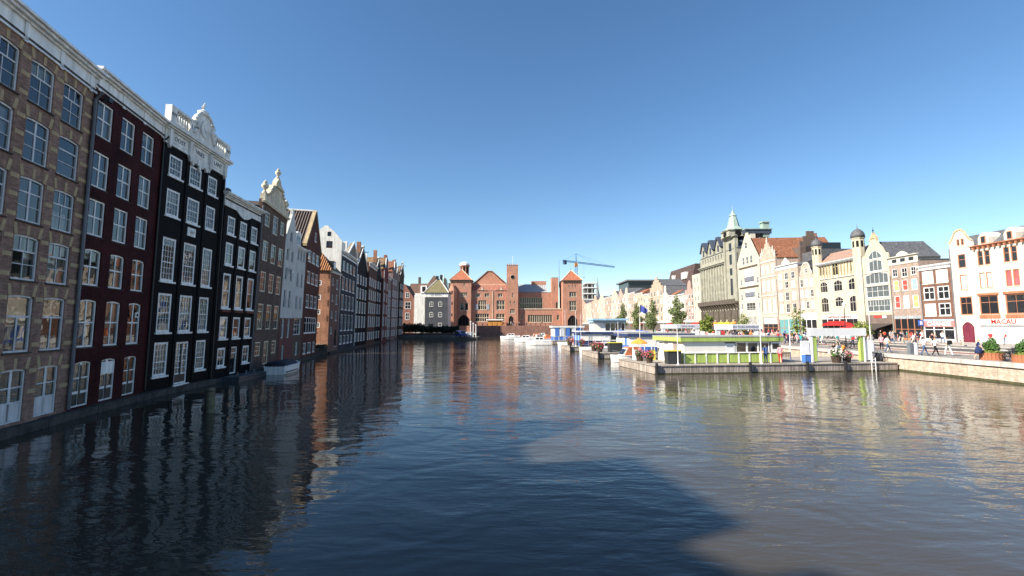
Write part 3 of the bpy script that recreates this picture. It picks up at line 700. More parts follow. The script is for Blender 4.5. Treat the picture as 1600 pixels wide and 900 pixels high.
# low garden wall and creeper in the gap before it
gw = MB().slab([(-27.15, 63.1), (-27.65, 68.7), (-34, 68.7), (-34, 63.1)][::-1], -1, 1.1).build('garden_wall', M('garden_wall_brick', (.05, .045, .042), .9, .3)); tag(gw, 'low dark wall bridging the gap between brown gable house and orange sided house', 'wall')

# H10: slate-blue front, white side gable
a, b, w = (-28.15, 74.0), (-29.7, 85.8), math.hypot(1.55, 11.8)
s10 = dict(id='h10', rows=[(.5, 2, .05), (1, 2)], fw=.11, mat=WHITE, glass=GLASSD, d0=.02, sill=(.08, .1, WHITE))
BLUEB = M('slate_blue_brick', (.052, .056, .066), .8, .15, .8, .004, brick=(.21, .065, (.045, .048, .055)))
u10 = [.9, 3.5, 6.1, 8.8]
wins = [(u, z, 1.5, hh, s10) for z, hh in ((13.4, 1.6), (10.2, 2.2), (6.9, 2.5), (3.4, 2.7), (1.2, 1.4)) for u in u10]
h10 = house('canal_house', 'slate blue brick house with pediment and white side gable', a, b, R(1.0), rect(w, 16.2), wins, BLUEB, eave=16.1, roof=('side', 3.2, 4), rmat=TILE, bmat=BLUEB, group=GT, depth=8)
cornice(h10, 0, w, 15.7, [(.5, .06), (.16, .2), (.16, .4)], WHITE)
MB().prism([(w * .32, 16.5), (w * .95, 16.5), (w * .64, 19.2)], -.1, .5).build('pediment', M('grey_pediment', (.25, .22, .18)), h10)
for sg in (-1, 1):
    p0 = (w * .64, 19.4); p1 = (w * .64 + sg * (w * .34), 16.45)
    MB().prism([p0, (p0[0], p0[1] - .35), (p1[0], p1[1]), (p1[0], p1[1] + .3)] if sg > 0 else [p0, (p1[0], p1[1] + .3), (p1[0], p1[1]), (p0[0], p0[1] - .35)], -.25, -.102).build('pediment_moulding', WHITE, h10)
WSUN = M('limewash', (.74, .72, .66), .85, .08)
gy = [0.1, 1.3, 2.55, 3.9, 5.1]
sg_ = wall('side_gable', [(0, 0), (5.2, 0), (5.2, 18.0), (5.0, 18.3), (3.9, 19.6), (3.0, 20.3), (2.85, 20.5), (2.35, 20.5), (2.2, 20.3), (1.3, 19.6), (.2, 18.3), (0, 18.0)], [opening(2.75, 16.8, 1.0, 1.15), opening(2.85, 18.75, .62, .75)], .35, .14, WSUN, h10)
sg_.location = (-.35, 5.25, 0); sg_.rotation_euler = (0, 0, R(-90))
window(sg_, 2.75, 16.8, 1.0, 1.15, dict(id='sgw', rows=[(1, 2)], fw=.06, mat=M('rust_shutter', (.2, .09, .05)), glass=GLASSD, d0=.06)); window(sg_, 2.85, 18.75, .62, .75, dict(id='sgv', rows=[(1, 1)], fw=.06, mat=BLACKM, glass=GLASSD, d0=.06))
MB().box(-.1, 3.0, .3, 5, 16.1, 18.2).build('attic', WSUN, h10)

# ------------------------------------------------------------------ right bank: sunlit street front at x = 72
XF = 72.0
GR = 'tall narrow buildings along the sunlit street'
CRW = M('cream_render', (.50, .45, .35), .8, .1, .5); IVO = M('ivory_render', (.56, .525, .445), .8, .08, .5)
YEL = M('pale_yellow_brick', (.49, .445, .325), .85, .1, .5); GRST = M('grey_green_stone', (.30, .295, .24), .85, .16, .7)
PNK = M('pink_brick', (.43, .325, .26), .85, .14, .7, .004, brick=(.21, .065, (.47, .39, .33)))
PBR = M('pale_brick', (.42, .35, .295), .85, .12, .7, .004, brick=(.21, .065, (.42, .34, .28)))
TAUPE = M('taupe_brick', (.33, .25, .205), .85, .12, .7, .004, brick=(.21, .065, (.32, .26, .22)))
CHOC = M('chocolate_brick', (.18, .095, .065), .85, .14, .7, .004, brick=(.21, .065, (.16, .1, .08)))
SLATE = M('slate_roof', (.115, .118, .125), .6, .15, 3, .01, brick=(.3, .2, (.06, .06, .065)))
BROOF = M('blue_slate_roof', (.06, .075, .11), .55, .15, 3, .01, brick=(.3, .2, (.04, .05, .07)))
COPPER = M('green_copper', (.27, .36, .31), .6, .15, 2); COPR = M('brown_copper_roof', (.30, .19, .14), .6, .12, 1)
OWOOD = M('orange_wood', (.38, .16, .085), .55, .12, 3); BLIND = M('white_blind', (.72, .71, .68), .7, .06)
REDC = M('red_canvas', (.40, .03, .03), .8, .1); DARKC = M('dark_canvas', (.07, .06, .055), .85, .15)
DST2 = M('sooty_stone', (.10, .085, .07), .85, .25, 1.2, .02)
SIGNW = M('sign_white', (.8, .8, .8), .5, .03, streak=.03); REDP = M('red_paint', (.55, .05, .04), .5, .04); BLUEP = M('blue_paint', (.04, .10, .42), .5, .05)
YELP = M('yellow_paint', (.65, .55, .05), .5, .05); GRNP = M('lime_green_paint', (.38, .50, .12), .5, .06); ORC = M('orange_canvas', (.75, .28, .06), .8, .05)
def rb(name, label, y0, y1, outline, wins, wm, **k):
    h_ = house(name, label, (XF, y0), (XF, y1), R(k.pop('lean', .8)), outline, wins, wm, group=GR, z0=0, **k)
    MB().tube([(.1, -.1, max(p[1] for p in outline) * .86), (.1, -.1, 1.7)], .07, 6).build('drainpipe', LEAD, h_)
    return h_
def st(id_, rows=((.5, 2), (1, 2)), mat=WHITE, glass=GLASSD, fw=.11, **k):
    return dict(dict(id=id_, rows=list(rows), mat=mat, glass=glass, fw=fw, mw=.05, d0=.04, d1=.2, sill=(.07, .1, IVO)), **k)
def shop(rt, u0, u1, z1, frame, n=3, sign=None, sz=.9, doorw=1.1, awn=None, glassm=None, y=-.06):
    """a shopfront: stall riser, posts, panes, door, fascia"""
    sf = MB().box(u0, u1, y, -.012, z1 - sz, z1).build('shop_fascia', sign or WHITE, rt)
    top = z1 - sz - .01; base = GZ + .11
    MB().box(u0, u1, y, -.012, base, base + .4).build('stall_riser', frame, rt)
    for i in range(n + 1):
        x = u0 + (u1 - u0 - .14) * i / n
        MB().box(x, x + .14, y - .03, -.013, base + .405, top).build('shop_post', frame, rt)
    MB().box(u0 + .145, u1 - .145, y - .02, -.014, base + 1.9, base + 2.0).build('shop_transom', frame, rt)
    MB().box(u0 + .1, u1 - .1, y + .02, -.013, base + .41, top).build('shop_glass', glassm or GLASSD, rt)
    if awn:
        o, drop, am = awn
        MB().prism([(y - .01, z1 - sz), (y - .01, z1 - sz - .06), (y - o, z1 - sz - drop - .06), (y - o, z1 - sz - drop - .3), (y - o - .02, z1 - sz - drop - .3), (y - o - .02, z1 - sz - drop)], u0, u1).build('awning', am, rt).data.transform(Matrix(((0, 1, 0, 0), (1, 0, 0, 0), (0, 0, 1, 0), (0, 0, 0, 1))))
    return sf
def turret(rt, u, y, z0, z1, r, wm, domem, dz, n=8, fin=1.0):
    t = MB().lathe([(r, z0), (r, z1 - .25), (r * 1.12, z1 - .2), (r * 1.12, z1)], n, (u, y, 0), math.pi / n).build('turret', wm, rt)
    MB().lathe([(r * 1.2, z1 + .01), (r * 1.15, z1 + dz * .35), (r * .95, z1 + dz * .65), (r * .5, z1 + dz * .9), (r * .12, z1 + dz), (r * .05, z1 + dz + fin * .5), (.02, z1 + dz + fin)], n, (u, y, 0), math.pi / n).build('turret_dome', domem, t, True)
    for k in range(n):
        a_ = 2 * math.pi * k / n + 2 * math.pi / n * .0
        if abs(math.cos(a_)) > .1 or True:
            ap = r * math.cos(math.pi / n)
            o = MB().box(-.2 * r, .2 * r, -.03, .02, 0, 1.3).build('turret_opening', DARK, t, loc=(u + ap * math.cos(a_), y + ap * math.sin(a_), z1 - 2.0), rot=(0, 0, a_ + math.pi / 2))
    return t

# the wide ivory building with lettering
w = 24.0
wo = st('mac1', ((.62, 1, .07), (1, 1)), OWOOD, fw=.13); wo2 = st('mac2', ((.65, 2, .08), (1, 2)), OWOOD, fw=.16); wob = dict(wo, id='mac1b', glass=BLIND); wor = dict(wo, id='mac1r', glass=M('red_blind', (.36, .11, .12), .7, .1))
wins = [(1.3, 13.4, 1.25, 2.2, wo), (1.35, 9.9, 1.15, 2.4, wob), (1.0, 5.9, 1.95, 2.9, wo2)]
for k, g in enumerate((4.4, 8.1, 11.8, 15.5, 19.2)):
    for q in (0, 1.0):
        wins += [(g + q, 13.4, .84, 2.25, wo), (g + q, 9.9, .84, 2.4, (wob, wor, wo)[k % 3])]
    wins.append((g - .35, 5.9, 2.75, 2.9, wo2))
wins += [(1.0, 1.6, 1.9, 3.2, st('macd', ((1, 2),), M('plum_door', (.17, .03, .05)), glass=M('plum_panel', (.15, .03, .05)), rise=.75, name='door')), (1.35, 17.0, .5, 1.05, wo), (2.05, 17.0, .5, 1.05, wo)]
mac = rb('ivory_building', 'wide ivory building with orange window frames and red lettering', 74, 50, [(0, 1.3), (w, 1.3), (w, 16.5), (3.9, 16.5), (3.7, 17.6), (3.1, 18.2), (2.6, 19.2), (2.2, 19.5), (1.7, 19.5), (1.2, 19.2), (.7, 18.2), (.15, 17.6), (0, 16.5)], wins, IVO, eave=16.4, roof=('side', 2.4, 3.2, .3, SLATE), rmat=SLATE, depth=11, reveal=.22)
cornice(mac, 3.9, w, 16.1, [(.14, .16), (.16, .34), (.14, .5)], OWOOD)
for i in range(26): MB().box(4.1 + i * .75, 4.3 + i * .75, -.44, -.17, 15.92, 16.24).build('cornice_bracket', OWOOD, mac)
for u in (5.4, 9.1, 12.9, 16.6):
    d = MB().prism([(u - .8, 16.5), (u + .8, 16.5), (u + .8, 17.6), (u + .5, 18.1), (u, 18.45), (u - .5, 18.1), (u - .8, 17.6)], .12, 2.4).build('dormer', IVO, mac)
    MB().box(u - .36, u + .36, .06, .115, 16.75, 17.85).build('dormer_window', OWOOD, d); MB().box(u - .25, u + .25, .04, .058, 16.85, 17.75).build('dormer_pane', GLASSD, d)
MB().prism([(.0, 17.62), (.15, 17.5), (.7, 18.1), (1.2, 19.1), (1.7, 19.42), (2.2, 19.42), (2.6, 19.1), (3.1, 18.1), (3.7, 17.5), (3.85, 17.62), (3.2, 18.35), (2.7, 19.35), (2.25, 19.68), (1.65, 19.68), (1.1, 19.35), (.55, 18.35)], -.1, -.004).build('gable_coping', M('ochre_stone', (.5, .36, .22), .8, .15), mac)
for g in (4.05, 7.75, 11.45, 15.15, 18.85):
    MB().box(g - .15, g + 2.9, -.14, -.004, 8.83, 9.15).build('lintel', OWOOD, mac); MB().box(g - .1, g + 2.85, -.12, -.004, 5.3, 5.86).build('spandrel', OWOOD, mac)
MB().box(4.0, w, -.12, -.004, 4.3, 5.25).build('fascia', M('fascia_ivory', (.6, .57, .5), .6, .05), mac); MB().box(4.0, w, -.2, -.125, 4.14, 4.28).build('shutter_rail', M('grey_rail', (.3, .3, .3)), mac)
for i in range(6): MB().box(4.05 + i * 3.3, 7.3 + i * 3.3, -.07, -.004, 1.62, 4.13).build('roller_shutter', SIGNW, mac)
text(mac, 'MACAU', 7.3, 4.78, .98, M('deep_red_letter', (.35, .02, .02), .5, 0), y=-.13, bold=.012)
for i in range(2): MB().box(1.0 + .98 * i, 1.92 + .98 * i, -.03, -.005, 1.6, 4.0).build('door_leaf', MATS['plum_panel'], mac) if False else None

# chocolate brick house with exchange office
w = 5.8
sb = st('chg', ((.6, 2, .1, .1), (1, 2, .05, .1)), WHITE, glass=BLIND, fw=.16); sbd = dict(sb, id='chgd', glass=GLASSD)
wins = [(.5, 11.4, 2.1, 2.2, sb), (3.1, 11.4, 2.1, 2.2, sb), (.5, 8.6, 2.1, 2.25, sbd), (3.1, 8.6, 2.1, 2.25, sbd), (.5, 5.85, 2.1, 2.15, sb), (3.1, 5.85, 2.1, 2.15, sbd)]
ch = rb('brick_house', 'chocolate brick house with broad white windows over an exchange office', 79.8, 74.02, rect(5.78, 14.0), wins, CHOC, eave=14.0, roof=('flat', .25), rmat=SLATE, depth=9)
cornice(ch, 0, 5.78, 13.8, [(.5, .12), (.14, .3), (.16, .42)], WHITE)
shop(ch, .15, 5.65, 5.3, WHITE, 3, M('sign_pale_red', (.5, .2, .18), .5, .04), 1.3)
text(ch, 'CHANGE', 2.9, 4.5, 1.05, SIGNW, y=-.075, bold=.03); MB().box(.15, 5.65, -.075, -.061, 5.0, 5.28).build('blue_sign_strip', M('sky_blue_sign', (.3, .45, .7), .5, .03), ch)
ps = thing('hanging_sign', 'small blue square sign projecting beside the exchange office', 'sign', (71.9, 79.7, 4.2)); MB().box(-.95, -.05, -.05, .05, 0, .95).build('panel', BLUEP, ps); MB().box(-.7, -.3, -.058, -.052, .2, .75).build('emblem', SIGNW, ps); MB().box(-.05, .1, -.03, .03, .4, .5).build('bracket', BLACKM, ps)

# taupe brick house with coloured window posters
w = 6.0
def tint(k, c): return M('poster_' + k, c, .6, .2, 4)
pY, pRd, pC, pW = tint('yellow', (.6, .55, .15)), tint('red', (.6, .07, .05)), tint('cyan', (.25, .55, .6)), tint('white', (.75, .72, .68))
wins = [(.55, 13.3, 1.15, 1.5, st('tp')), (2.55, 13.1, 1.25, 1.7, st('tp')), (4.5, 13.3, 1.1, 1.5, st('tp'))]
for k, (u, m1, m2) in enumerate(((.6, pY, pRd), (2.5, pRd, pW), (4.45, pC, pY))):
    wins += [(u, 10.6, 1.2, 2.0, st('tp%d' % k, ((.5, 1), (1, 1)), glass=m1)), (u, 7.4, 1.2, 2.3, st('tq%d' % k, ((.5, 1), (1, 1)), glass=m2))]
tp = rb('brick_house', 'taupe brick house with bright posters in its windows above an orange shopfront', 86, 79.82, rect(6.16, 15.8), wins, TAUPE, eave=15.8, roof=('flat', .2), rmat=SLATE, depth=9)
cornice(tp, 0, 6.16, 15.5, [(.2, .1), (1.1, .05), (.12, .2), (.14, .35)], IVO)
MB().prism([(1.9, 17.06), (4.1, 17.06), (4.0, 17.4), (3.4, 17.75), (3.0, 17.9), (2.6, 17.75), (2.0, 17.4)], -.2, .2).build('crest', IVO, tp)
for u in (.8, 2.6, 4.4): MB().box(u, u + 1.0, -.09, -.052, 15.95, 16.55).build('attic_window', GLASSD, tp)
shop(tp, .3, 5.9, 6.0, OWOOD, 4, M('grey_fascia', (.3, .32, .33)), .55)

# pale yellow building with big arched gable window
w = 6.9
gl = M('sky_glass', (.10, .12, .125), .15, .05); sg8 = st('g8', ((1, 3),), WHITE, glass=gl, fw=.14)
wins = [(1.7, 17.3, 3.4, 1.75, dict(sg8, id='g8a', rise=1.2, rows=[(1, 3)])), (1.7, 14.9, 3.4, 2.3, dict(sg8, id='g8b', rise=.3)), (.6, 12.4, 5.7, 2.25, dict(sg8, id='g8c', rise=.4, rows=[(1, 5)])), (.6, 9.7, 5.7, 2.35, dict(sg8, id='g8d', rows=[(.55, 4), (1, 4)])), (.6, 6.95, 5.7, 2.3, dict(sg8, id='g8e', rows=[(.5, 4), (1, 8)]))]
g8 = rb('shop_building', 'pale yellow building with arched gable window and tall glazed bays', 92.7, 86.02, [(0, 1.3), (6.68, 1.3), (6.68, 17.6), (6.4, 18.2), (5.9, 18.3), (5.4, 19.3), (4.6, 20.2), (4.3, 20.9), (3.9, 21.5), (2.9, 21.5), (2.5, 20.9), (2.2, 20.2), (1.4, 19.3), (.9, 18.3), (.4, 18.2), (0, 17.6)], wins, YEL, eave=17.3, roof=('front', 3.5), rmat=SLATE, depth=10)
MB().prism([(2.5, 20.9), (2.9, 21.45), (3.9, 21.45), (4.3, 20.9), (4.1, 21.8), (3.7, 22.1), (3.5, 22.6), (3.3, 22.6), (3.1, 22.1), (2.7, 21.8)], -.12, .35).build('gable_crest', M('ochre_stone', (.5, .36, .22)), g8)
MB().lathe([(.12, 0), (.05, .25), (.16, .45), (.05, .6), (.02, 1.1)], 8, (3.4, .1, 22.6)).build('finial', BLACKM, g8)
for z in (12.0, 9.25, 14.6): MB().box(.2, 6.5, -.1, -.004, z, z + .18).build('string_course', IVO, g8)
shop(g8, .2, 6.5, 6.3, BLACKM, 3, M('brown_fascia', (.17, .13, .11)), 1.7, awn=(3.2, .9, DARKC))
MB().box(2.2, 4.2, -.1, -.062, 5.7, 6.15).build('red_sign', REDP, g8); MB().box(4.25, 5.2, -.1, -.062, 5.7, 6.15).build('white_sign', SIGNW, g8)

# cream building with twin domed turrets
w = 14.5
s7 = st('g7', ((.6, 3, .08), (1, 3)), IVO, rise=.7, fw=.14)
wins = [(u, 11.7, 2.7, 2.6, s7) for u in (1.4, 6.0, 10.4)] + [(u, z, 2.6, hh, dict(s7, id='g7b')) for u, z, hh in ((1.5, 7.2, 3.5), (6.1, 8.3, 2.3), (10.4, 7.1, 3.5))]
wins += [(1.7 + i * .98, 15.6, .62, 2.3, st('g7c', ((1, 1),), IVO)) for i in range(4)] + [(5.9, 15.3, 2.0, 2.8, st('g7d', ((.7, 2), (1, 2))))] + [(8.3 + i * .98, 15.6, .62, 2.3, st('g7c', ((1, 1),), IVO)) for i in range(5)]
g7 = rb('cream_building', 'cream building with two domed turrets and a red shop awning', 107.3, 92.8, rect(14.5, 18.3), wins, CRW, eave=18.3, roof=('side', 2.9, 4.0, -.3, COPR), rmat=COPR, depth=11)
cornice(g7, 1.2, 13.2, 17.9, [(.2, .2), (.2, .6), (.14, .8)], WHITE)
for i in range(13): MB().box(1.6 + i * .9, 1.75 + i * .9, -.16, -.004, 15.0, 17.88).build('timber_stud', M('olive_timber', (.36, .30, .17)), g7)
MB().box(1.4, 13.0, -.2, -.004, 14.75, 14.98).build('string_course', IVO, g7)
turret(g7, .85, .3, 1.3, 22.8, 1.0, YEL, SLATE, 1.8); turret(g7, 13.7, .3, 1.3, 22.4, 1.1, YEL, SLATE, 1.9)
shop(g7, 1.4, 13.2, 6.4, WHITE, 6, WHITE, .75)
text(g7, 'AMSTERDAM DIAMONDS', 7.2, 6.05, .62, MATS['deep_red_letter'], y=-.08, bold=.02)
ar = MB().prism([(2.6, 4.2), (11.6, 4.2), (10.8, 4.7), (9.6, 4.9), (9.0, 5.2), (5.2, 5.2), (4.6, 4.9), (3.4, 4.7)], -1.1, -.15).build('awning', REDC, g7)
for q in range(9): MB().box(1.7 + q * 1.35, 1.82 + q * 1.35, -.14, -.1, 3.5, 5.6).build('glazing_bar', BLACKM, g7)

# brick houses with bell gable, white cornice, ornate gable
w = 5.9
wins = [(u, z, 1.15, hh, st('g6', glass=(BLIND if (i + j) % 3 else GLASSD))) for j, (z, hh) in enumerate(((13.6, 2.0), (11.0, 1.9), (8.2, 1.95))) for i, u in enumerate((.5, 2.35, 4.2))]
for q in range(len(wins)): wins[q][4]['id'] += wins[q][4]['glass'].name
g6 = rb('brick_house', 'pale brick house with small white bell gable beside the twin turrets', 113.5, 107.32, [(0, 1.3), (6.18, 1.3), (6.18, 16.4), (5.2, 16.6), (4.6, 17.6), (4.3, 18.7), (3.7, 19.3), (2.5, 19.3), (1.9, 18.7), (1.6, 17.6), (1.0, 16.6), (0, 16.4)], wins + [(2.6, 16.9, .95, 1.3, st('g6t'))], PBR, eave=16.2, roof=('front', 2.6), rmat=SLATE, depth=9)
MB().prism([(1.0, 16.6), (1.6, 17.6), (1.9, 18.7), (2.5, 19.25), (3.7, 19.25), (4.3, 18.7), (4.6, 17.6), (5.2, 16.6), (5.5, 16.75), (4.85, 17.8), (4.5, 18.9), (3.8, 19.6), (2.4, 19.6), (1.7, 18.9), (1.35, 17.8), (.7, 16.75)], -.12, -.004).build('gable_coping', IVO, g6)
shop(g6, .2, 6.0, 7.2, WHITE, 3, SIGNW, 1.6)
w = 8.9
wins = [(u, z, 1.5, hh, st('g5' + m.name, glass=m)) for z, hh, r in ((16.2, 1.8, 0), (13.9, 1.8, 1), (10.7, 2.2, 1), (7.5, 2.4, 0)) for u, m in ((.9, BLIND), (3.6, GLASSD), (6.4, BLIND if r else GLASSD))]
g5 = rb('brick_house', 'pink brick house under a broad white cornice with crest', 122.9, 113.6, rect(9.3, 19.4), wins, PNK, eave=19.2, roof=('side', 1.6, 4.0), rmat=SLATE, depth=10)
cornice(g5, 0, 9.3, 18.9, [(.2, .1), (.7, .06), (.14, .25), (.18, .45)], WHITE)
MB().prism([(2.9, 20.12), (6.3, 20.12), (6.0, 20.8), (5.2, 21.2), (4.6, 21.9), (4.0, 21.2), (3.2, 20.8)], -.3, .1).build('crest', IVO, g5)
shop(g5, .3, 8.9, 6.8, OWOOD, 4, CRW, 1.0, glassm=M('teal_display', (.12, .3, .3), .3, .3, 3))
w = 7.6
wins = [(u, z, 1.3, hh, st('g4', glass=pW if z < 14 else BLIND, rows=[(.6, 1), (1, 1)])) for z, hh in ((18.6, 2.6), (13.6, 3.2), (8.0, 3.6)) for u in (.6, 3.0, 5.4)]
g4 = rb('brick_house', 'ornate pink and white house with pinnacled stepped gable', 130.6, 123.0, [(0, 1.3), (7.6, 1.3), (7.6, 23.2), (6.9, 23.2), (6.9, 24.4), (5.9, 24.4), (5.7, 25.8), (4.9, 26.2), (4.6, 27.2), (3.0, 27.2), (2.7, 26.2), (1.9, 25.8), (1.7, 24.4), (.7, 24.4), (.7, 23.2), (0, 23.2)], wins, PNK, eave=22.8, roof=('front', 3.6), rmat=RTILE, depth=12)
for u, z in ((.35, 23.2), (1.2, 24.4), (3.8, 27.2), (6.4, 24.4), (7.25, 23.2)): MB().lathe([(.24, 0), (.24, .8), (.1, 1.0), (.2, 1.15), (.03, 1.9)], 8, (u, .15, z)).build('pinnacle', IVO, g4)
for z in (12.4, 17.6, 21.9, 7.5): MB().box(0, 7.6, -.12, -.004, z, z + .35).build('string_course', IVO, g4)
shop(g4, .3, 7.3, 7.3, OWOOD, 3, CRW, .8); MB().box(.4, 7.2, -.16, -.1, 4.6, 6.4).build('grey_blind', M('grey_canvas', (.45, .42, .42)), g4)

# cream gable building with red roof
w = 13.2
wins = [(3.3 + i * 2.3, 22.8, 1.4, 2.4, st('g3a')) for i in range(3)] + [(5.2, 27.6, 1.5, 2.2, st('g3t', rise=.7))]
for z, hh in ((16.2, 5.2), (11.6, 3.6), (8.7, 2.4)):
    wins.append((4.4, z, 5.2, hh, st('g3b%d' % z, ((.22, 3), (.55, 3), (1, 3)), glass=GLASSD if z < 9 else BLIND)))
    wins += [(1.4, z + .3, 1.1, 2.0, st('g3c')), (11.0, z + .3, 1.1, 2.0, st('g3c'))]
g3 = rb('cream_building', 'cream building with steep plain gable and long red roof', 143.9, 130.7, [(0, 1.3), (13.2, 1.3), (13.2, 23.4), (12.4, 24.6), (7.4, 31.8), (7.2, 32.4), (6.0, 32.4), (5.8, 31.8), (.8, 24.6), (0, 23.4)], wins, CRW, eave=22.4, roof=('front', 8.4), rmat=RTILE, depth=24)
for z in (21.7, 15.6): MB().box(1.2, 12.0, -.2, -.004, z, z + .4).build('dark_sill_course', DST2, g3)
for z in (17.6, 12.9): MB().box(4.4, 9.6, -.18, -.004, z, z + 1.3).build('balcony_panel', M('slate_panel', (.16, .17, .2)), g3)
MB().box(4.2, 9.8, -.3, -.004, 3.6, 6.9).build('shop_shutter', M('grey_shutter', (.3, .3, .28)), g3)
shop(g3, .4, 12.8, 3.6, CRW, 5, WHITE, .3)
ck = MB().box(12.8, 14.6, 14, 16.2, 22, 30.5).build('chimney', M('chimney_brick', (.28, .14, .1), .85, .2), g3)
bk = thing('back_roof', 'dark stepped gable roof with glass top behind the pink houses', 'roof', (78, 134, 0), 0, None)
MB().box(0, 6, -12, 0, 15, 25.5).build('wall', M('dark_side_brick', (.13, .1, .085), .85, .2), bk); MB().prism([(0, 25.5), (0, 27), (1, 27), (1, 28.4), (2, 28.4), (2, 29.8), (4, 29.8), (4, 28.4), (5, 28.4), (5, 27), (6, 27), (6, 25.5)], -12, -11.6).build('stepped_gable', MATS['dark_side_brick'], bk); MB().box(.5, 9, -20, -12.01, 15, 23.6).build('hall', SLATE, bk); MB().box(1, 6, -19, -13, 23.61, 25.4).build('skylight', GLASSD, bk)

# tall grey stone building with corner tower
w = 28.4
wins = []
for i in range(8):
    u = 2.0 + i * 2.15
    for z, hh in ((12.9, 2.3), (15.9, 2.3), (18.9, 2.6)): wins.append((u, z, .95, hh, st('gg', ((.7, 1), (1, 1)), GRST, d0=.22, d1=.4)))
    wins.append((u, 26.9, .95, 1.6, st('gg2', ((1, 1),), GRST, d0=.2, d1=.4)))
for z, hh in ((14, 5.5), (20.5, 2.4), (24, 3.4), (28.4, 2.8)): wins.append((23.2, z, 1.7, hh, st('ggt%d' % z, ((.33, 2), (.66, 2), (1, 2)), BLACKM)))
for i in range(6): wins.append((1.8 + i * 4.4, 1.7, 3.0, 4.4, st('ggd%d' % (i % 2), ((.6, 2, .1), (1, 2)), DST2, rise=1.3, fw=.2)))
gg = rb('office_building', 'tall grey stone building with copper spired corner tower', 172.4, 144.0, [(0, 1.3), (28.4, 1.3), (28.4, 33.0), (20.2, 33.0), (20.2, 29.2), (0, 29.2)], wins, GRST, eave=29.0, roof=('hip', 4.6, 4.0), rmat=BROOF, depth=12, thick=.5, reveal=.42, lean=.3)
for i in range(9): MB().box(1.15 + i * 2.15, 1.65 + i * 2.15, -.45, -.004, 11.9, 24.6).build('pilaster', GRST, gg)
for u in (20.4, 27.6): MB().box(u, u + .75, -.55, -.004, 11.9, 32.2).build('tower_pilaster', GRST, gg)
cornice(gg, .3, 20.2, 24.7, [(.3, .3), (.4, .7), (.2, 1.0)], GRST); cornice(gg, 20.2, 28.4, 32.6, [(.3, .3), (.3, .8)], GRST)
MB().box(-.2, 28.6, -1.5, -.006, 11.2, 11.9).build('balcony_slab', DST2, gg); MB().box(-.2, 28.6, -1.5, -1.35, 11.91, 12.7).build('balcony_parapet', DST2, gg)
for i in range(15): MB().prism([(-.006, 11.19), (-.006, 9.4), (-.5, 9.6), (-1.4, 11.19)], .5 + i * 1.95, 1.1 + i * 1.95).build('corbel', DST2, gg).data.transform(Matrix(((0, 1, 0, 0), (1, 0, 0, 0), (0, 0, 1, 0), (0, 0, 0, 1))))
for i in range(7): MB().box(i * 4.4 + .1, i * 4.4 + 1.4, -.5, -.006, 1.62, 9.3).build('base_pier', DST2, gg)
for i in range(6): MB().box(1.75 + i * 4.4, 4.85 + i * 4.4, -.3, -.008, 6.4, 9.2).build('base_panel', DST2, gg)
for i, m_ in enumerate((YELP, ORC, ORC, YELP, YELP, ORC)): MB().prism([(-.3, 5.4), (-.3, 4.9), (-2.0, 4.2), (-2.0, 4.5)], 1.8 + i * 4.4, 4.8 + i * 4.4).build('awning', m_, gg).data.transform(Matrix(((0, 1, 0, 0), (1, 0, 0, 0), (0, 0, 1, 0), (0, 0, 0, 1))))
for u in (3.6, 9.4, 15.6):
    d = MB().prism([(u - 2.3, 29.3), (u + 2.3, 29.3), (u + 2.1, 31.8), (u + .5, 34.4), (u - .5, 34.4), (u - 2.1, 31.8)], -.1, 4).build('dormer_gable', GRST, gg)
    MB().prism([(u - 2.6, 31.2), (u - 2.2, 31.0), (u - .4, 34.1), (u + .4, 34.1), (u + 2.2, 31.0), (u + 2.6, 31.2), (u + .7, 34.9), (u - .7, 34.9)], -.6, 4.2).build('dormer_hood', BROOF, d)
    MB().box(u - .6, u + .6, -.14, -.105, 29.7, 32).build('dormer_pane', GLASSD, d)
tw = MB().lathe([(4.2, 33.2), (3.9, 35.0), (4.4, 35.1), (4.4, 35.4)], 4, (23.6, 1.6, 0), math.pi / 4).build('tower_top', GRST, gg)
for k in range(4):
    for q in (-1, 1): pass
    MB().lathe([(1.0, -.05), (1.0, .05)], 14).build('clock_face', DARK, tw, loc=(23.6 + 2.95 * math.cos(k * math.pi / 2), 1.6 + 2.95 * math.sin(k * math.pi / 2), 34.1), rot=(0, R(90), k * math.pi / 2))
MB().lathe([(3.6, 35.41), (2.0, 36.6), (1.3, 39.4), (1.0, 40.2), (1.25, 40.4), (.5, 41.4), (.12, 42.4), (.03, 44.0)], 8, (23.6, 1.6, 0), math.pi / 8).build('copper_spire', COPPER, tw)
for u, yy in ((18.5, 5), (27.0, 10)): 
    c_ = MB().box(u - 1, u + 1, yy - 1, yy + 1, 32.5, 37.2).build('roof_vent', COPPER, gg); MB().box(u - 1.3, u + 1.3, yy - 1.3, yy + 1.3, 37.21, 37.6).build('vent_cap', COPPER, c_)
MB().box(16, 28.3, 3, 11.5, 33.62, 34.9).build('attic_storey', BROOF, gg); MB().box(15.6, 28.6, 2.8, 11.8, 34.91, 35.2).build('attic_cornice', COPPER, gg)
tq = MB().box(27.6, 28.5, 4.5, 6.1, 29.2, 33.5).build('roof_dormer', IVO, gg)
w = 7.6
wins = [(u, z, 1.2, 1.9, st('g1')) for z in (20.8, 17.4, 13.7, 9.8) for u in (1.4, 4.6)]
g1 = rb('cream_building', 'narrow plain cream building beside the tall grey stone building', 180.2, 172.5, rect(7.7, 24), wins, CRW, eave=24, roof=('flat', .3), rmat=SLATE, depth=12)
shop(g1, .4, 7.3, 6.4, WHITE, 3, CRW, 1, awn=(2.5, .9, REDC))
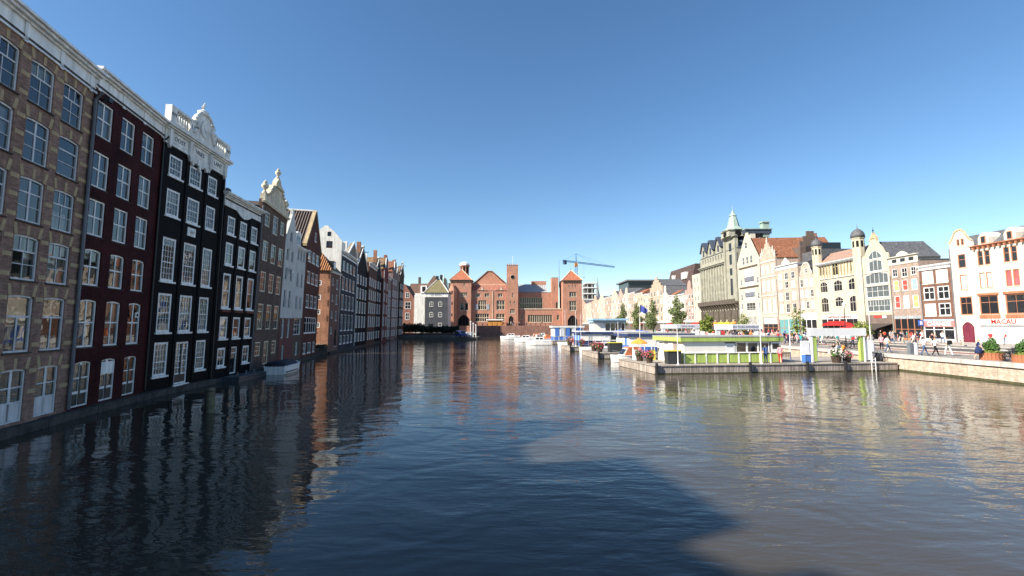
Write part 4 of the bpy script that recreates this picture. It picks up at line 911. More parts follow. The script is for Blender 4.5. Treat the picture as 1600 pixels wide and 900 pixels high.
# long ribbed roof behind the yellow and brick houses
rr = thing('ribbed_roof', 'long dark ribbed metal roof rising behind the brick houses', 'roof', (81.5, 99, 0), math.atan2(7, 22.5))
hl = MB(); hl.v = [(0, -1.6, 14), (24, -1.6, 14), (24, -1.2, 16.6), (0, -1.2, 18.4), (0, 2.5, 22.2), (24, 2.5, 19.2), (24, 8, 14), (0, 8, 14)]
hl.f = [(0, 1, 2, 3), (3, 2, 5, 4), (4, 5, 6, 7), (0, 3, 4, 7), (1, 6, 5, 2), (0, 7, 6, 1)]; hl.build('hall', M('dark_zinc', (.15, .16, .17), .5, .1), rr)
for i in range(30): MB().tube([(.3 + i * .8, -1.22, 18.4 - i * .06), (.3 + i * .8, 2.5, 22.2 - i * .1)], .17, 4).build('rib', M('pale_zinc', (.5, .51, .52), .5, .1), rr)

# ------------------------------------------------------------------ left bank, far row
sf = dict(id='fl', rows=[(.5, 1, .05), (1, 1)], fw=.17, mat=WHITE, glass=GLASSD, d0=-.07, d1=.15)
far = [('black brick house with white windows and low gable next to the slate blue house', BLK, 15.6, 'gable', 4), ('dark brown house with tall brick chimney beyond the slate blue house', M('dist_brown', (.11, .06, .045), .85, .15), 17.2, 'flat', 4),
       ('black house with pointed gable in the distant shaded row', BLK, 16.2, 'gable', 3), ('narrow oxblood house in the distant shaded row', M('dist_red', (.15, .05, .045), .85, .2), 18.6, 'neck', 2),
       ('pale grey brown house with white cornice in the distant shaded row', M('mauve_brick', (.27, .215, .19), .85, .15), 17.6, 'flat', 3), ('mauve brick house with bell gable in the distant shaded row', M('mauve_brick2', (.23, .155, .14), .85, .15), 20.0, 'neck', 3),
       ('grey house with pointed gable and few windows in the distant shaded row', M('dist_grey', (.2, .18, .165), .85, .15), 18.4, 'gable', 2), ('last dark house with white topped gable at the end of the shaded row', M('dark_brown_brick', (.06, .045, .04), .85, .2), 20.8, 'gable', 3)]
for i, (lab, mt, ev, kind, nc) in enumerate(far):
    a, b, w = seg(14 + i)
    of = (.0, .35, -.1, .45, .05, .4, -.05, .3)[i]; a = (a[0] + of, a[1] - .0); b = (b[0] + of, b[1])
    wins = []
    zz = [q * (.94 + .03 * (i % 4)) for q in [1.2, 4.0, 7.0, 10.0, 13.0]] + ([16.2] if ev > 18.8 else [])
    ww = .9 if nc > 3 else 1.15
    for r, z in enumerate(zz):
        hh = (1.7, 2.3, 2.3, 2.1, 1.8, 1.6)[r]
        for c in range(nc): wins.append((w * (c + .5) / nc - ww / 2, z, ww, hh, sf))
    if kind == 'gable': out = [(0, 0), (w, 0), (w, ev), (w / 2 + .6, ev + 3.6), (w / 2 + .5, ev + 4.2), (w / 2 - .5, ev + 4.2), (w / 2 - .6, ev + 3.6), (0, ev)]
    elif kind == 'neck': out = [(0, 0), (w, 0), (w, ev), (w / 2 + 1.6, ev + .6), (w / 2 + 1.3, ev + 3.2), (w / 2, ev + 4.0), (w / 2 - 1.3, ev + 3.2), (w / 2 - 1.6, ev + .6), (0, ev)]
    else: out = rect(w, ev)
    ho = house('canal_house', lab, a, b, R(.9), out, wins, mt, depth=8, eave=ev - .1, roof=('front', 3.4) if kind != 'flat' else ('side', 2.6, 4), rmat=(TILE, RTILE, TILE, M('ochre_tile', (.2, .13, .07), .8, .2))[i % 4], group=GT)
    if kind == 'gable':
        for sg in (-1, 1):
            p = [(w / 2 + sg * .55, ev + 4.0), (w / 2 + sg * w / 2, ev + .1), (w / 2 + sg * w / 2, ev - .3), (w / 2 + sg * .55, ev + 3.5)]
            MB().prism(p, -.12, -.004).build('gable_coping', LAW, ho)
        MB().box(w / 2 - .55, w / 2 + .55, -.16, .3, ev + 4.21, ev + 4.6).build('gable_cap', LAW, ho)
        MB().tube([(w / 2, .1, ev + 3.3), (w / 2, -1.1, ev + 3.3)], .09, 5).build('hoist_beam', WHITE, ho)
    elif kind == 'neck':
        for sg in (-1, 1): MB().prism([(w / 2 + sg * 1.6, ev + .5), (w / 2 + sg * 2.5, ev + .3), (w / 2 + sg * 1.9, ev + 1.6), (w / 2 + sg * 1.35, ev + 3.1)], -.14, .1).build('claw_piece', LAW, ho)
    else: cornice(ho, 0, w, ev - .5, [(.5, .08), (.16, .25), (.14, .4)], WHITE)
    MB().box(.1, .7, 2, 2.8, ev, ev + 4.6).build('chimney', ORBR if i % 2 else LAW, ho)
    if i % 3 == 0: MB().tube([(.05, -.08, ev - .4), (.05, -.08, .4)], .06, 6).build('drainpipe', LAW, ho)

# ------------------------------------------------------------------ head of the canal
SV = [(-41.2, 157), (-13.0, 157), (-13.0, 150), (-41.0, 150)]
ls = MB().slab([(-38, 149.5), (-13.0, 149.5), (-13.0, 157.2), (-38, 157.2)], -1, .75).build('landing_stage', M('landing_concrete', (.12, .115, .10), .85, .2, 1)); ls['kind'] = 'structure'
bk_ = MB().box(-41.3, -13.2, 156.95, 157.5, -1, GZ + .1).build('quay_face', M('head_quay_brick', (.10, .07, .06), .85, .2, 1)); bk_['kind'] = 'structure'
# terrace in front of the exchange
TB = M('terrace_brick', (.26, .135, .105), .85, .16, .6, .004, brick=(.21, .065, (.22, .15, .12)))
te = MB().box(-14, 32, 179.6, 186.5, -1, 4.1).build('terrace', TB); te['kind'] = 'structure'
for i in range(16): MB().box(-13.6 + i * 1.9, -13.4 + i * 1.9, 179.65, 179.85, 4.11, 5.0).build('railing_post', BLACKM, te)
for z in (4.55, 4.95): MB().box(-13.8, 15.5, 179.72, 179.78, z, z + .05).build('railing_bar', BLACKM, te)
MB().box(-14, 60, 179.5, 180.3, 4.1, 4.25).build('terrace_coping', M('pink_coping', (.45, .33, .29), .8, .1), te) if False else None
hut = thing('wooden_hut', 'orange wooden hut with pale flat roof on the brick terrace', 'hut', (-9.6, 181.6, 4.1))
for i in range(7): MB().box(i * .82, i * .82 + .8, 0, 2.2, 0, 2.1 - .0).build('plank_panel', M('orange_hut_wood', (.55, .26, .07), .7, .15, 2), hut)
MB().box(-.7, 6.2, -.4, 2.6, 2.11, 2.55).build('roof', WHITE, hut)
BRB = M('exchange_brick', (.43, .215, .145), .85, .12, .35, .004, brick=(.21, .065, (.4, .22, .17)))
ORT = M('orange_roof_tile', (.37, .15, .09), .75, .14, 1.5, .02, brick=(.3, .35, (.3, .09, .05)))
STN = M('pale_sandstone', (.58, .48, .36), .85, .1, 1)
def bx_(px): return (px - 700) / 3.843
def bz(py): return 4.3 + (508 - py) / 3.843
sw_ = lambda nc, nr=1, **k: st('bw%d%d' % (nc, nr), [((q + 1) / nr, nc, .25, .22) for q in range(nr)], STN, fw=.16, mw=.22, **k)
def bwin(p0, y0, p1, y1, nc, nr=1, ox=0.0, **k): return (bx_(p0) - ox, bz(y1), bx_(p1) - bx_(p0), bz(y0) - bz(y1), sw_(nc, nr, **k))
EX = thing('exchange_building', 'long red brick exchange building with corner towers and orange pyramid roofs', 'building', (-26.02, 185, 0))
def block(u0, u1, ztop, y, wins, name, mat=BRB, depth=10, z0=1.4):
    hs = [[(p[0] - u0, p[1]) for p in opening(u, z, ww, hh, s_.get('rise', 0))] for u, z, ww, hh, s_ in wins]
    o = wall(name, [(0, z0), (u1 - u0, z0), (u1 - u0, ztop), (0, ztop)], hs, depth, .5, mat, EX); o.location = (u0, y, 0)
    for u, z, ww, hh, s_ in wins: window(o, u - u0, z, ww, hh, dict(s_, d0=.2, d1=.45), 'window')
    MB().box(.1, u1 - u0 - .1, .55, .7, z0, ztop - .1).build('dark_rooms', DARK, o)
    MB().box(-.05, u1 - u0 + .05, -.05, depth, ztop, ztop + .12).build('roof_deck', M('roof_deck', (.2, .16, .14)), o)
    return o
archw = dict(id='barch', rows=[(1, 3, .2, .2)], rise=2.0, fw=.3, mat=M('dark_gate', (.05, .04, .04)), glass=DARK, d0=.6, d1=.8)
tl = block(bx_(703), bx_(736), bz(438), 0, [bwin(720, 457, 730, 463, 3), bwin(719, 473, 725, 485, 1, rise=.6), bwin(726, 473, 732, 485, 1, rise=.6), (bx_(716), 4.0, 4.7, 4.5, archw), bwin(724, 442, 726, 447, 1)], 'left_tower', depth=9)
mid = block(bx_(736.2), bx_(791.5), bz(454), 1.2, [bwin(743, 458, 750, 464, 2), bwin(757, 458, 764, 464, 2), bwin(778, 458, 785, 464, 2), bwin(747, 469, 759.7, 484, 4, 2), bwin(775.6, 469, 788.6, 484, 3, 2), bwin(742, 490, 764, 502.5, 6, 2), bwin(775, 490, 788.6, 502.5, 3, 2)], 'main_front', depth=4)
for p0 in (742, 760): MB().box(bx_(p0) - bx_(736.2), bx_(p0 + 4.4) - bx_(736.2), -.12, -.004, bz(484), bz(475)).build('shutter', M('grey_blue_shutter', (.3, .33, .36)), mid)
cl = block(bx_(791.7), bx_(809.5), bz(415), -.8, [bwin(800, 458, 802, 465, 1), bwin(796.5, 470.5, 798.5, 475, 1), bwin(803, 470.5, 805, 475, 1), bwin(797, 483, 804.5, 490, 3), (bx_(795), 4.0, 1.9, 4.0, dict(archw, id='bar2', rise=.9))], 'clock_tower', depth=6)
MB().lathe([(.95, -.06), (.95, .06)], 18).build('clock_rim', STN, cl, loc=(2.4, -.05, bz(433)), rot=(R(90), 0, 0)); MB().lathe([(.82, -.03), (.82, .03)], 18).build('clock_face', DARK, cl, loc=(2.4, -.1, bz(433)), rot=(R(90), 0, 0))
for i in range(6): MB().box(.05 + i * .78, .5 + i * .78, -.15, .3, bz(415) + .13, bz(415) + .7).build('merlon', BRB, cl)
MB().tube([(2.4, 3, 28.5), (2.4, 3, 33)], .06, 5).build('flagpole', WHITE, cl)
low = block(bx_(809.7), bx_(878), bz(483), .6, [bwin(824.7, 492, 863, 504, 11), bwin(813.5, 492, 816.5, 499, 1), bwin(870, 492, 874, 500, 1)], 'low_front', depth=3)
MB().box(0, bx_(878) - bx_(809.7), -.2, -.004, bz(483.5), bz(482)).build('stone_band', STN, low)
up = block(bx_(809.7), bx_(863), bz(456), 4, [bwin(812, 464, 849, 482, 10, 2)], 'upper_front', depth=3, z0=9)
sk = MB().prism([(3.9, bz(456) + .13), (9, bz(441)), (9, bz(456) + .13)], 0, bx_(856) - bx_(809.7)).build('skylight_roof', M('skylight_grey', (.3, .32, .33), .4, .1), EX)
sk.data.transform(Matrix(((0, 1, 0, 0), (1, 0, 0, 0), (0, 0, 1, 0), (0, 0, 0, 1)))); sk.location = (bx_(809.7), 0, 0)
for i in range(15): MB().tube([(bx_(809.9) + i * .84, 3.95, bz(456) + .2), (bx_(809.9) + i * .84, 8.95, bz(441) + .06)], .07, 4).build('skylight_bar', M('skylight_bar', (.55, .56, .56)), EX)
MB().box(bx_(832), bx_(856), 8.5, 13, 15, bz(436)).build('roof_block', BRB, EX)
it = block(bx_(863.2), bx_(873.5), bz(433), 2.2, [bwin(867, 447, 869, 452, 1), bwin(869, 472, 873, 482, 1)], 'stair_tower', depth=6)
rt_ = block(bx_(878.2), bx_(907.5), bz(440), -3.5, [bwin(887, 446, 888.8, 451, 1), bwin(892, 446, 893.8, 451, 1), bwin(897, 446, 898.8, 451, 1), bwin(888, 457, 898.7, 465, 3), bwin(888, 471, 898.7, 486, 3, 2), (bx_(885.2), 4.0, 3.9, 4.2, archw)], 'right_tower', depth=13)
def pyr(par, w_, d_, z, apex, mat, hip):
    mb = MB(); mb.v = [(-.4, -.4, z), (w_ + .4, -.4, z), (w_ + .4, d_ + .4, z), (-.4, d_ + .4, z), (w_ * .5, d_ * .42, apex), (w_ * .5, d_ * .58, apex)]
    mb.f = [(0, 1, 4), (1, 2, 5, 4), (2, 3, 5), (3, 0, 4, 5), (0, 3, 2, 1)]; r_ = mb.build('pyramid_roof', mat, par)
    for k in range(4):
        e = Vector(mb.v[k]); t_ = Vector(mb.v[4 if k < 2 else 5]); MB().tube([e + Vector((0, 0, .05)), t_ + Vector((0, 0, .08))], .14, 5).build('hip_ridge', STN, r_)
    for i in range(int(w_ / .95)): MB().box(.1 + i * .95, .6 + i * .95, -.35, -.004, z - .75, z - .1).build('eaves_corbel', DST2, par)
    MB().box(-.25, w_ + .25, -.5, .0, z - .1, z + .1).build('eaves_course', DST2, par)
pyr(tl, bx_(736) - bx_(703), 9, bz(438) + .13, bz(419), ORT, 0); pyr(rt_, bx_(907.5) - bx_(878.2), 9, bz(440) + .13, bz(422), ORT, 0)
MB().lathe([(.1, 0), (.22, .3), (.05, .6), (.02, 1.6)], 6, ((bx_(907.5) - bx_(878.2)) / 2, 4.5, bz(422))).build('finial', LEAD, rt_)
tu = MB().lathe([(2.0, 1.4), (2.0, bz(455)), (1.9, bz(454.9)), (.1, bz(443))], 8, (1.9, -.6, 0), math.pi / 8).build('corner_turret', BRB, EX)
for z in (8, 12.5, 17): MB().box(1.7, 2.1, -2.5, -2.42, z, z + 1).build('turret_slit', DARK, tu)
ct = MB().lathe([(2.0, 18), (2.0, bz(411)), (2.3, bz(410.5)), (2.3, bz(408.5))], 8, (bx_(720.5), 12, 0), math.pi / 8).build('octagon_tower', BRB, EX)
MB().lathe([(2.4, bz(408.5)), (2.1, bz(405.5)), (1.2, bz(403)), (.1, bz(402))], 8, (bx_(720.5), 12, 0), math.pi / 8).build('tower_cap', LAW, ct)
for k in range(8):
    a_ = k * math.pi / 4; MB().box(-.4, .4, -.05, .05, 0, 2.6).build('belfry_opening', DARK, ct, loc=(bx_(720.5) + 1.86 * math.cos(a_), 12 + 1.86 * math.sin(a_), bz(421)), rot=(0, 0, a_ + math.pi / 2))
rf = MB().prism([(1.0, bz(454)), (6, bz(443)), (6, bz(454))], 0, bx_(791) - bx_(736.2)).build('lean_roof', M('red_slate', (.36, .155, .11), .75, .15, .8, .01, brick=(.3, .3, (.2, .1, .08))), EX)
rf.data.transform(Matrix(((0, 1, 0, 0), (1, 0, 0, 0), (0, 0, 1, 0), (0, 0, 0, 1)))); rf.location = (bx_(736.4), .2, .13)
MB().box(bx_(736.4), bx_(791), 6.1, 6.6, bz(443.4), bz(442)).build('stone_band', STN, EX)
mg = MB().prism([(bx_(737), bz(442)), (bx_(791), bz(442)), (bx_(785), bz(438)), (bx_(767), bz(421.5)), (bx_(761), bz(421.5)), (bx_(743), bz(438))], 6.7, 30).build('hall_gable', BRB, EX)
MB().prism([(bx_(736.5), bz(442.5)), (bx_(742), bz(437.5)), (bx_(760.5), bz(421)), (bx_(767.5), bz(421)), (bx_(791), bz(441.5)), (bx_(791), bz(440)), (bx_(768), bz(419.8)), (bx_(760), bz(419.8)), (bx_(736.5), bz(440.5))], 6.5, 30.2).build('gable_coping', M('brown_coping', (.25, .14, .1)), EX)
for px_ in (753, 783):
    d = MB().prism([(bx_(px_ - 9), bz(454) + .13), (bx_(px_ + 9 if px_ < 760 else px_ + 8), bz(454) + .13), (bx_(px_), bz(445.5))], 1.0, 5.0).build('front_gablet', BRB, EX)
    MB().prism([(bx_(px_ - 2), bz(453)), (bx_(px_ + 2), bz(453)), (bx_(px_), bz(447.5))], .9, .99).build('gablet_relief', STN, d)
for px_ in (770,): MB().tube([(bx_(px_), 1.1, 4.2), (bx_(px_), 1.1, bz(454))], .14, 6).build('drainpipe', STN, EX)
am = thing('antenna_mast', 'thin tall antenna mast rising behind the exchange right tower', 'mast', (19.8, 190, 20)); MB().tube([(0, 0, 0), (0, 0, 12)], [.14, .05], 5).build('pole', LEAD, am); MB().tube([(-.3, 0, 7), (.3, 0, 7)], .04, 4).build('crossbar', LEAD, am)

# houses at the far left corner
sc = dict(sf, id='fc', rows=[(.5, 2, .08), (1, 2)], fw=.14, mw=.08)
bh = house('brick_house', 'red brick gable house at the canal head beside a white wall', (-40.6, 166), (-35.6, 166), 0, [(0, 1.3), (5, 1.3), (5, 13.5), (4.2, 15), (1.4, 19.3), (0, 19.3)], [(1.6, 14.2, 1.5, 2.0, sc), (1.5, 10.2, 2.2, 2.6, sc), (1.7, 6.2, 1.5, 2.6, sc), (1.5, 2.0, 2.2, 2.2, sc)], M('dim_red_brick', (.24, .12, .09), .85, .16), eave=13.3, roof=None, depth=9)
MB().prism([(0, 13.3), (5, 13.3), (1.4, 19.2), (0, 19.2)], .31, 9).build('roof', TILE, bh)
db = thing('back_house', 'white dormered house with brown roofs behind the canal head', 'house', (-44, 188, 0))
MB().box(0, 18, 0, 10, 1.4, 17.4).build('wall', LAW, db); MB().prism([(0, 17.4), (18, 17.4), (14, 22.6), (11.5, 25), (9, 21.5), (2, 21.5)], .3, 10).build('roof', M('brown_tile2', (.2, .13, .1)), db)
for u in (6.2, 11.5): MB().box(u, u + 2.6, -.3, .29, 17.5, 20.6).build('dormer', WHITE, db)
for u in (6.8, 12.1): MB().box(u, u + 1.4, -.35, -.305, 18.1, 20.2).build('dormer_pane', GLASSD, db)
for u, z in ((4.5, 24.5), (15.2, 24), (17.2, 22)): MB().box(u, u + .9, 3, 4, 17, z).build('chimney', DST2, db)
sh_ = house('slate_house', 'dark slate grey house with mossy hipped roof and white band', (-31.6, 165), (-23.3, 165), 0, rect(8.3, 14.4), [(u, z, 1.35, 1.8, dict(sc, id='sh', rise=.25)) for z in (11.0, 7.2) for u in (1.7, 4.9)] + [(4.9, 2.9, 1.35, 2.2, sc), (1.5, 2.4, 1.6, 2.4, dict(sc, id='shd', mat=BLACKM))], M('slate_grey_render', (.075, .08, .09), .85, .14, .7), eave=16.0, roof=None, bmat=LAW, depth=9)
MB().box(-.1, 8.4, -.15, .3, 14.41, 16.0).build('white_band', LAW, sh_); text(sh_, 'DE BEURS', 4.15, 15.2, .9, INK, y=-.17)
mb = MB(); mb.v = [(-.4, -.5, 16.01), (8.7, -.5, 16.01), (8.7, 9.3, 16.01), (-.4, 9.3, 16.01), (3.6, 3.6, 21.0), (4.9, 3.6, 21.0), (4.9, 5.5, 21.0), (3.6, 5.5, 21.0)]
mb.f = [(0, 1, 5, 4), (1, 2, 6, 5), (2, 3, 7, 6), (3, 0, 4, 7), (4, 5, 6, 7), (0, 3, 2, 1)]; hr = mb.build('roof', M('mossy_tile', (.17, .15, .085), .85, .25, 1.5, .02), sh_)
for p, q in (((-.4, -.5, 16.1), (3.6, 3.6, 21.1)), ((8.7, -.5, 16.1), (4.9, 3.6, 21.1))): MB().tube([p, q], .16, 5).build('verge', LAW, hr)
for u in (3.2, 4.7): MB().box(u, u + .9, 4, 5, 20, 22.6 + (u > 4) * .4).build('chimney', BLACKM, hr)
ww_ = MB().box(-35.55, -31.65, 165.3, 174, 1.3, 15.2).build('white_annexe', M('annexe_white', (.66, .66, .63), .85, .08, .6)); tag(ww_, 'blank white plastered annexe between brick gable house and slate house', 'building')
# copper cupola far behind
cp = thing('cupola', 'pale green copper cupola showing above the roofs by the exchange', 'tower', (-39.2, 260, 15))
MB().lathe([(3.2, 0), (3.2, 6), (2.4, 6.2), (2.0, 11), (2.4, 11.2)], 8, (0, 0, 0)).build('drum', DST2, cp); MB().lathe([(2.3, 11.2), (2.4, 13), (1.9, 15), (1.0, 16.3), (.35, 16.8), (.3, 17.8), (.05, 18.6)], 12, (0, 0, 0)).build('dome', M('pale_copper', (.36, .56, .48), .6, .1), cp, True)
for k in range(8): MB().tube([(2.3 * math.cos(k * .785), 2.3 * math.sin(k * .785), 6.2), (2.3 * math.cos(k * .785), 2.3 * math.sin(k * .785), 11.1)], .25, 5).build('column', MATS['pale_copper'], cp)

# ------------------------------------------------------------------ right bank, far row
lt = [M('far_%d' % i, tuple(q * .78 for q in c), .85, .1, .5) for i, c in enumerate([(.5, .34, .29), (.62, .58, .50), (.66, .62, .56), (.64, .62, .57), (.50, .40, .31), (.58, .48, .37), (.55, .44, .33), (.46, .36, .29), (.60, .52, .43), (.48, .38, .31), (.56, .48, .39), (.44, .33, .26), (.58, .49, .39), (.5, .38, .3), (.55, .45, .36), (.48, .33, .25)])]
ys = [180.3, 189, 203, 211, 217, 237, 250, 266, 280, 293, 310, 330, 353, 379, 409, 445, 480]
hz = [18.5, 17.2, 17.5, 19, 23.5, 20.5, 22.0, 23.5, 24.0, 23.6, 24.5, 25, 24, 25.5, 24.5, 26]
kd = ['neck', 'flat', 'flat', 'neck', 'step', 'flat', 'flat', 'flat', 'neck', 'step', 'gable', 'flat', 'gable', 'neck', 'flat', 'step']
cn = ['pinkish', 'broad cream', 'plain white', 'slim white', 'tall white stepped', 'sandy', 'tan flat topped', 'buff', 'pale bell gabled', 'red brown stepped', 'light brick pointed', 'rosy level topped', 'beige pointed', 'brownish bell gabled', 'pale tan', 'reddish stepped']
for i in range(16):
    y0, y1 = ys[i], ys[i + 1]; w = y0 - y1 if False else y1 - y0; ev = hz[i]; k = kd[i]
    nc = 3 if w < 17 else 4; wins = []
    ww = min(1.9, w / nc * .5)
    for r in range(4):
        z = 6.4 + (ev - 7.2) * r / 4
        for c in range(nc): wins.append((w * (c + .5) / nc - ww / 2, z, ww, (ev - 7.2) / 4 * .66, st('fr', ((1, 1),), LAW, fw=.18, glass=GLASSD if (c + r + i) % 3 else BLIND)))
        for q in wins: q[4]['id'] = 'fr' + q[4]['glass'].name
    if k == 'neck': out = [(0, 1.3), (w, 1.3), (w, ev), (w * .72, ev + .5), (w * .66, ev + 3), (w * .5, ev + 4), (w * .34, ev + 3), (w * .28, ev + .5), (0, ev)]
    elif k == 'gable': out = [(0, 1.3), (w, 1.3), (w, ev), (w * .55, ev + 5), (w * .45, ev + 5), (0, ev)]
    elif k == 'step': out = [(0, 1.3), (w, 1.3), (w, ev), (w * .85, ev), (w * .85, ev + 1.5), (w * .72, ev + 1.5), (w * .72, ev + 3), (w * .6, ev + 3), (w * .6, ev + 4.6), (w * .4, ev + 4.6), (w * .4, ev + 3), (w * .28, ev + 3), (w * .28, ev + 1.5), (w * .15, ev + 1.5), (w * .15, ev), (0, ev)]
    else: out = rect(w, ev)
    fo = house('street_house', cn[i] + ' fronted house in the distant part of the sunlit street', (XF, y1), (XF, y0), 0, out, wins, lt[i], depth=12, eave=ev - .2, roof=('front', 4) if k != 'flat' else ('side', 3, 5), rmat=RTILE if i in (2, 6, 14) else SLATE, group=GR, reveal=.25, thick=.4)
    cornice(fo, 0, w, 5.5, [(.6, .2)], WHITE, 'shop_fascia'); MB().box(.4, w - .4, -.1, -.006, 1.62, 5.4).build('shopfront', M('shop_dark', (.09, .07, .06), .4, .3, .6), fo)
    if k == 'flat': cornice(fo, 0, w, ev - .6, [(.5, .12), (.3, .5)], LAW)
    if i in (1, 2, 6): MB().prism([(-.2, 5.2), (-.2, 4.9), (-3, 3.9), (-3, 4.3)], 1, w - 1).build('awning', REDC, fo).data.transform(Matrix(((0, 1, 0, 0), (1, 0, 0, 0), (0, 0, 1, 0), (0, 0, 0, 1))))
mr_ = thing('mansard_building', 'big dark mansard roof with dormers behind the white street houses', 'building', (86, 252, 0))
MB().box(0, 22, -34, 0, 1.4, 24).build('wall', MATS['dark_side_brick'], mr_)
o = MB().prism([(0, 24), (22, 24), (19, 34), (2.5, 34)], -34, 0).build('roof', M('brown_mansard', (.10, .068, .06), .7, .15, 1, .02, brick=(.4, .3, (.05, .04, .04))), mr_)
for y in (-27, -23.5, -10): MB().box(.2, 2, y, y + 2.2, 27.5, 30.8).build('dormer', LAW, mr_)
os_ = thing('office_block', 'dark glazed modern rooftop block above the distant street houses', 'building', (98, 372, 0)); MB().box(0, 30, 0, 30, 1.4, 34).build('wall', LAW, os_); MB().box(-3, 32, -2, 32, 34.01, 40.0).build('glazed_storey', GLASSD, os_); MB().box(-5, 33, -4, 34, 40.01, 41.2).build('roof_slab', M('dark_zinc', (.15, .16, .17)), os_)
scb = thing('scaffolded_building', 'unfinished concrete building with open floors near the crane', 'building', (79, 500, 0))
for i, z in enumerate((26, 32, 38.5, 45, 50)): MB().box(-3 + i * 1.2, 20 - i * 1.5, 0, 20, z, z + 1.1).build('floor_slab', LAW, scb)
for x in (-1, 4, 9, 14):
    for y in (.5, 18): MB().box(x, x + .8, y, y + .8, 1.4, 50).build('column', M('concrete', (.4, .39, .37)), scb)
MB().box(2, 12, 5, 18, 1.4, 49.9).build('core', M('dark_core', (.1, .1, .1)), scb)
sp_ = thing('church_spire', 'thin dark church spire above the distant street houses', 'spire', (93, 492, 0)); MB().box(-2.6, 2.6, -2.6, 2.6, 1.4, 34).build('tower', DST2, sp_); MB().lathe([(2.8, 34), (1.0, 42), (.45, 50), (.03, 57)], 8).build('spire', LEAD, sp_)
# tower crane
cr = thing('tower_crane', 'blue tower crane with orange cab over the distant roofs', 'crane', (57, 402, 1.5))
CB = M('crane_blue', (.05, .16, .36), .5, .05); CY = M('crane_orange', (.62, .25, .04), .5, .05)
def lattice(mb, p0, p1, hw, n):
    p0, p1 = Vector(p0), Vector(p1); d = (p1 - p0).normalized(); s_ = d.cross(Vector((0, 0, 1)) if abs(d.z) < .9 else Vector((1, 0, 0))).normalized() * hw; t_ = d.cross(s_).normalized() * hw
    cs = [s_ + t_, s_ - t_, -s_ - t_, -s_ + t_]
    for c_ in cs: mb.tube([p0 + c_, p1 + c_], .14, 4)
    for i in range(n):
        a_ = p0 + (p1 - p0) * i / n; b_ = p0 + (p1 - p0) * (i + 1) / n
        for k in range(4): mb.tube([a_ + cs[k], b_ + cs[(k + 1) % 4]], .09, 4, False)
m1 = MB(); lattice(m1, (0, 0, 0), (0, 0, 56), .95, 24); m1.build('mast', CB, cr)
JD = Vector((42, 33, 0)).normalized()
m1 = MB(); lattice(m1, JD * 2 + Vector((0, 0, 58.6)), JD * 53 + Vector((0, 0, 58.6)), .55, 22); m1.build('jib', CB, cr)
m1 = MB(); lattice(m1, JD * -1 + Vector((0, 0, 58.6)), JD * -16.5 + Vector((0, 0, 58.6)), .55, 7); m1.build('counter_jib', CB, cr)
m1 = MB(); m1.tube([(0, 0, 57), (0, 0, 66.5)], [.7, .25], 4); m1.build('apex', CB, cr)
for e in (JD * 24, JD * 44, JD * -15): MB().tube([Vector((0, 0, 66.3)), e + Vector((0, 0, 59.2))], .07, 4).build('tie_rod', CB, cr)
MB().box(-1.3, 1.3, -1.3, 1.3, 54.6, 57.9).build('slewing_cab', CY, cr); cwt = MB().box(-1.4, 1.4, -1, 1, -2.4, .9).build('counterweight', M('crane_weight', (.06, .09, .15)), cr, loc=JD * -14 + Vector((0, 0, 58)), rot=(0, 0, math.atan2(33, 42)))
MB().tube([JD * 10 + Vector((0, 0, 58)), JD * 10 + Vector((0, 0, 46))], .05, 4).build('hoist_rope', BLACKM, cr); MB().box(-.3, .3, -.3, .3, 45, 46).build('hook_block', BLACKM, cr, loc=JD * 10)

# ------------------------------------------------------------------ foliage
def leafy(name, mat, parent, pts, size, n, loc=None, flat=.5):
    """n leaf faces scattered through a list of blobs (centre, radii)"""
    mb = MB(); rnd = random.Random(len(name) + n + int(size * 1000))
    wts = [b[1][0] * b[1][1] * b[1][2] for b in pts]
    for _ in range(n):
        c, r = rnd.choices(pts, wts)[0]
        while True:
            q = Vector((rnd.uniform(-1, 1), rnd.uniform(-1, 1), rnd.uniform(-1, 1)))
            if .25 < q.length < 1: break
        p = Vector((c[0] + q.x * r[0], c[1] + q.y * r[1], c[2] + q.z * r[2]))
        nrm = (q + Vector((rnd.gauss(0, .6), rnd.gauss(0, .6), rnd.gauss(0, .6)))).normalized()
        a = nrm.orthogonal().normalized(); b = nrm.cross(a); t = rnd.uniform(0, 6.28); a, b = a * math.cos(t) + b * math.sin(t), b * math.cos(t) - a * math.sin(t)
        s_ = size * rnd.uniform(.6, 1.3)
        mb.poly([p - a * s_, p - b * s_ * flat, p + a * s_, p + b * s_ * flat])
    return mb.build(name, mat, parent, loc=loc)
def leafmat(name, col):
    m = M(name, col, .6, .35, 2.2, spec=.3); b = m.node_tree.nodes['Principled BSDF']
    return m
LF1 = leafmat('poplar_leaf', (.15, .19, .07)); LF2 = leafmat('light_leaf', (.15, .19, .035)); LF3 = leafmat('dark_leaf', (.014, .02, .01)); LF4 = leafmat('shrub_leaf', (.06, .13, .03))
BARK = M('bark', (.10, .075, .055), .9, .3, 4, .02)
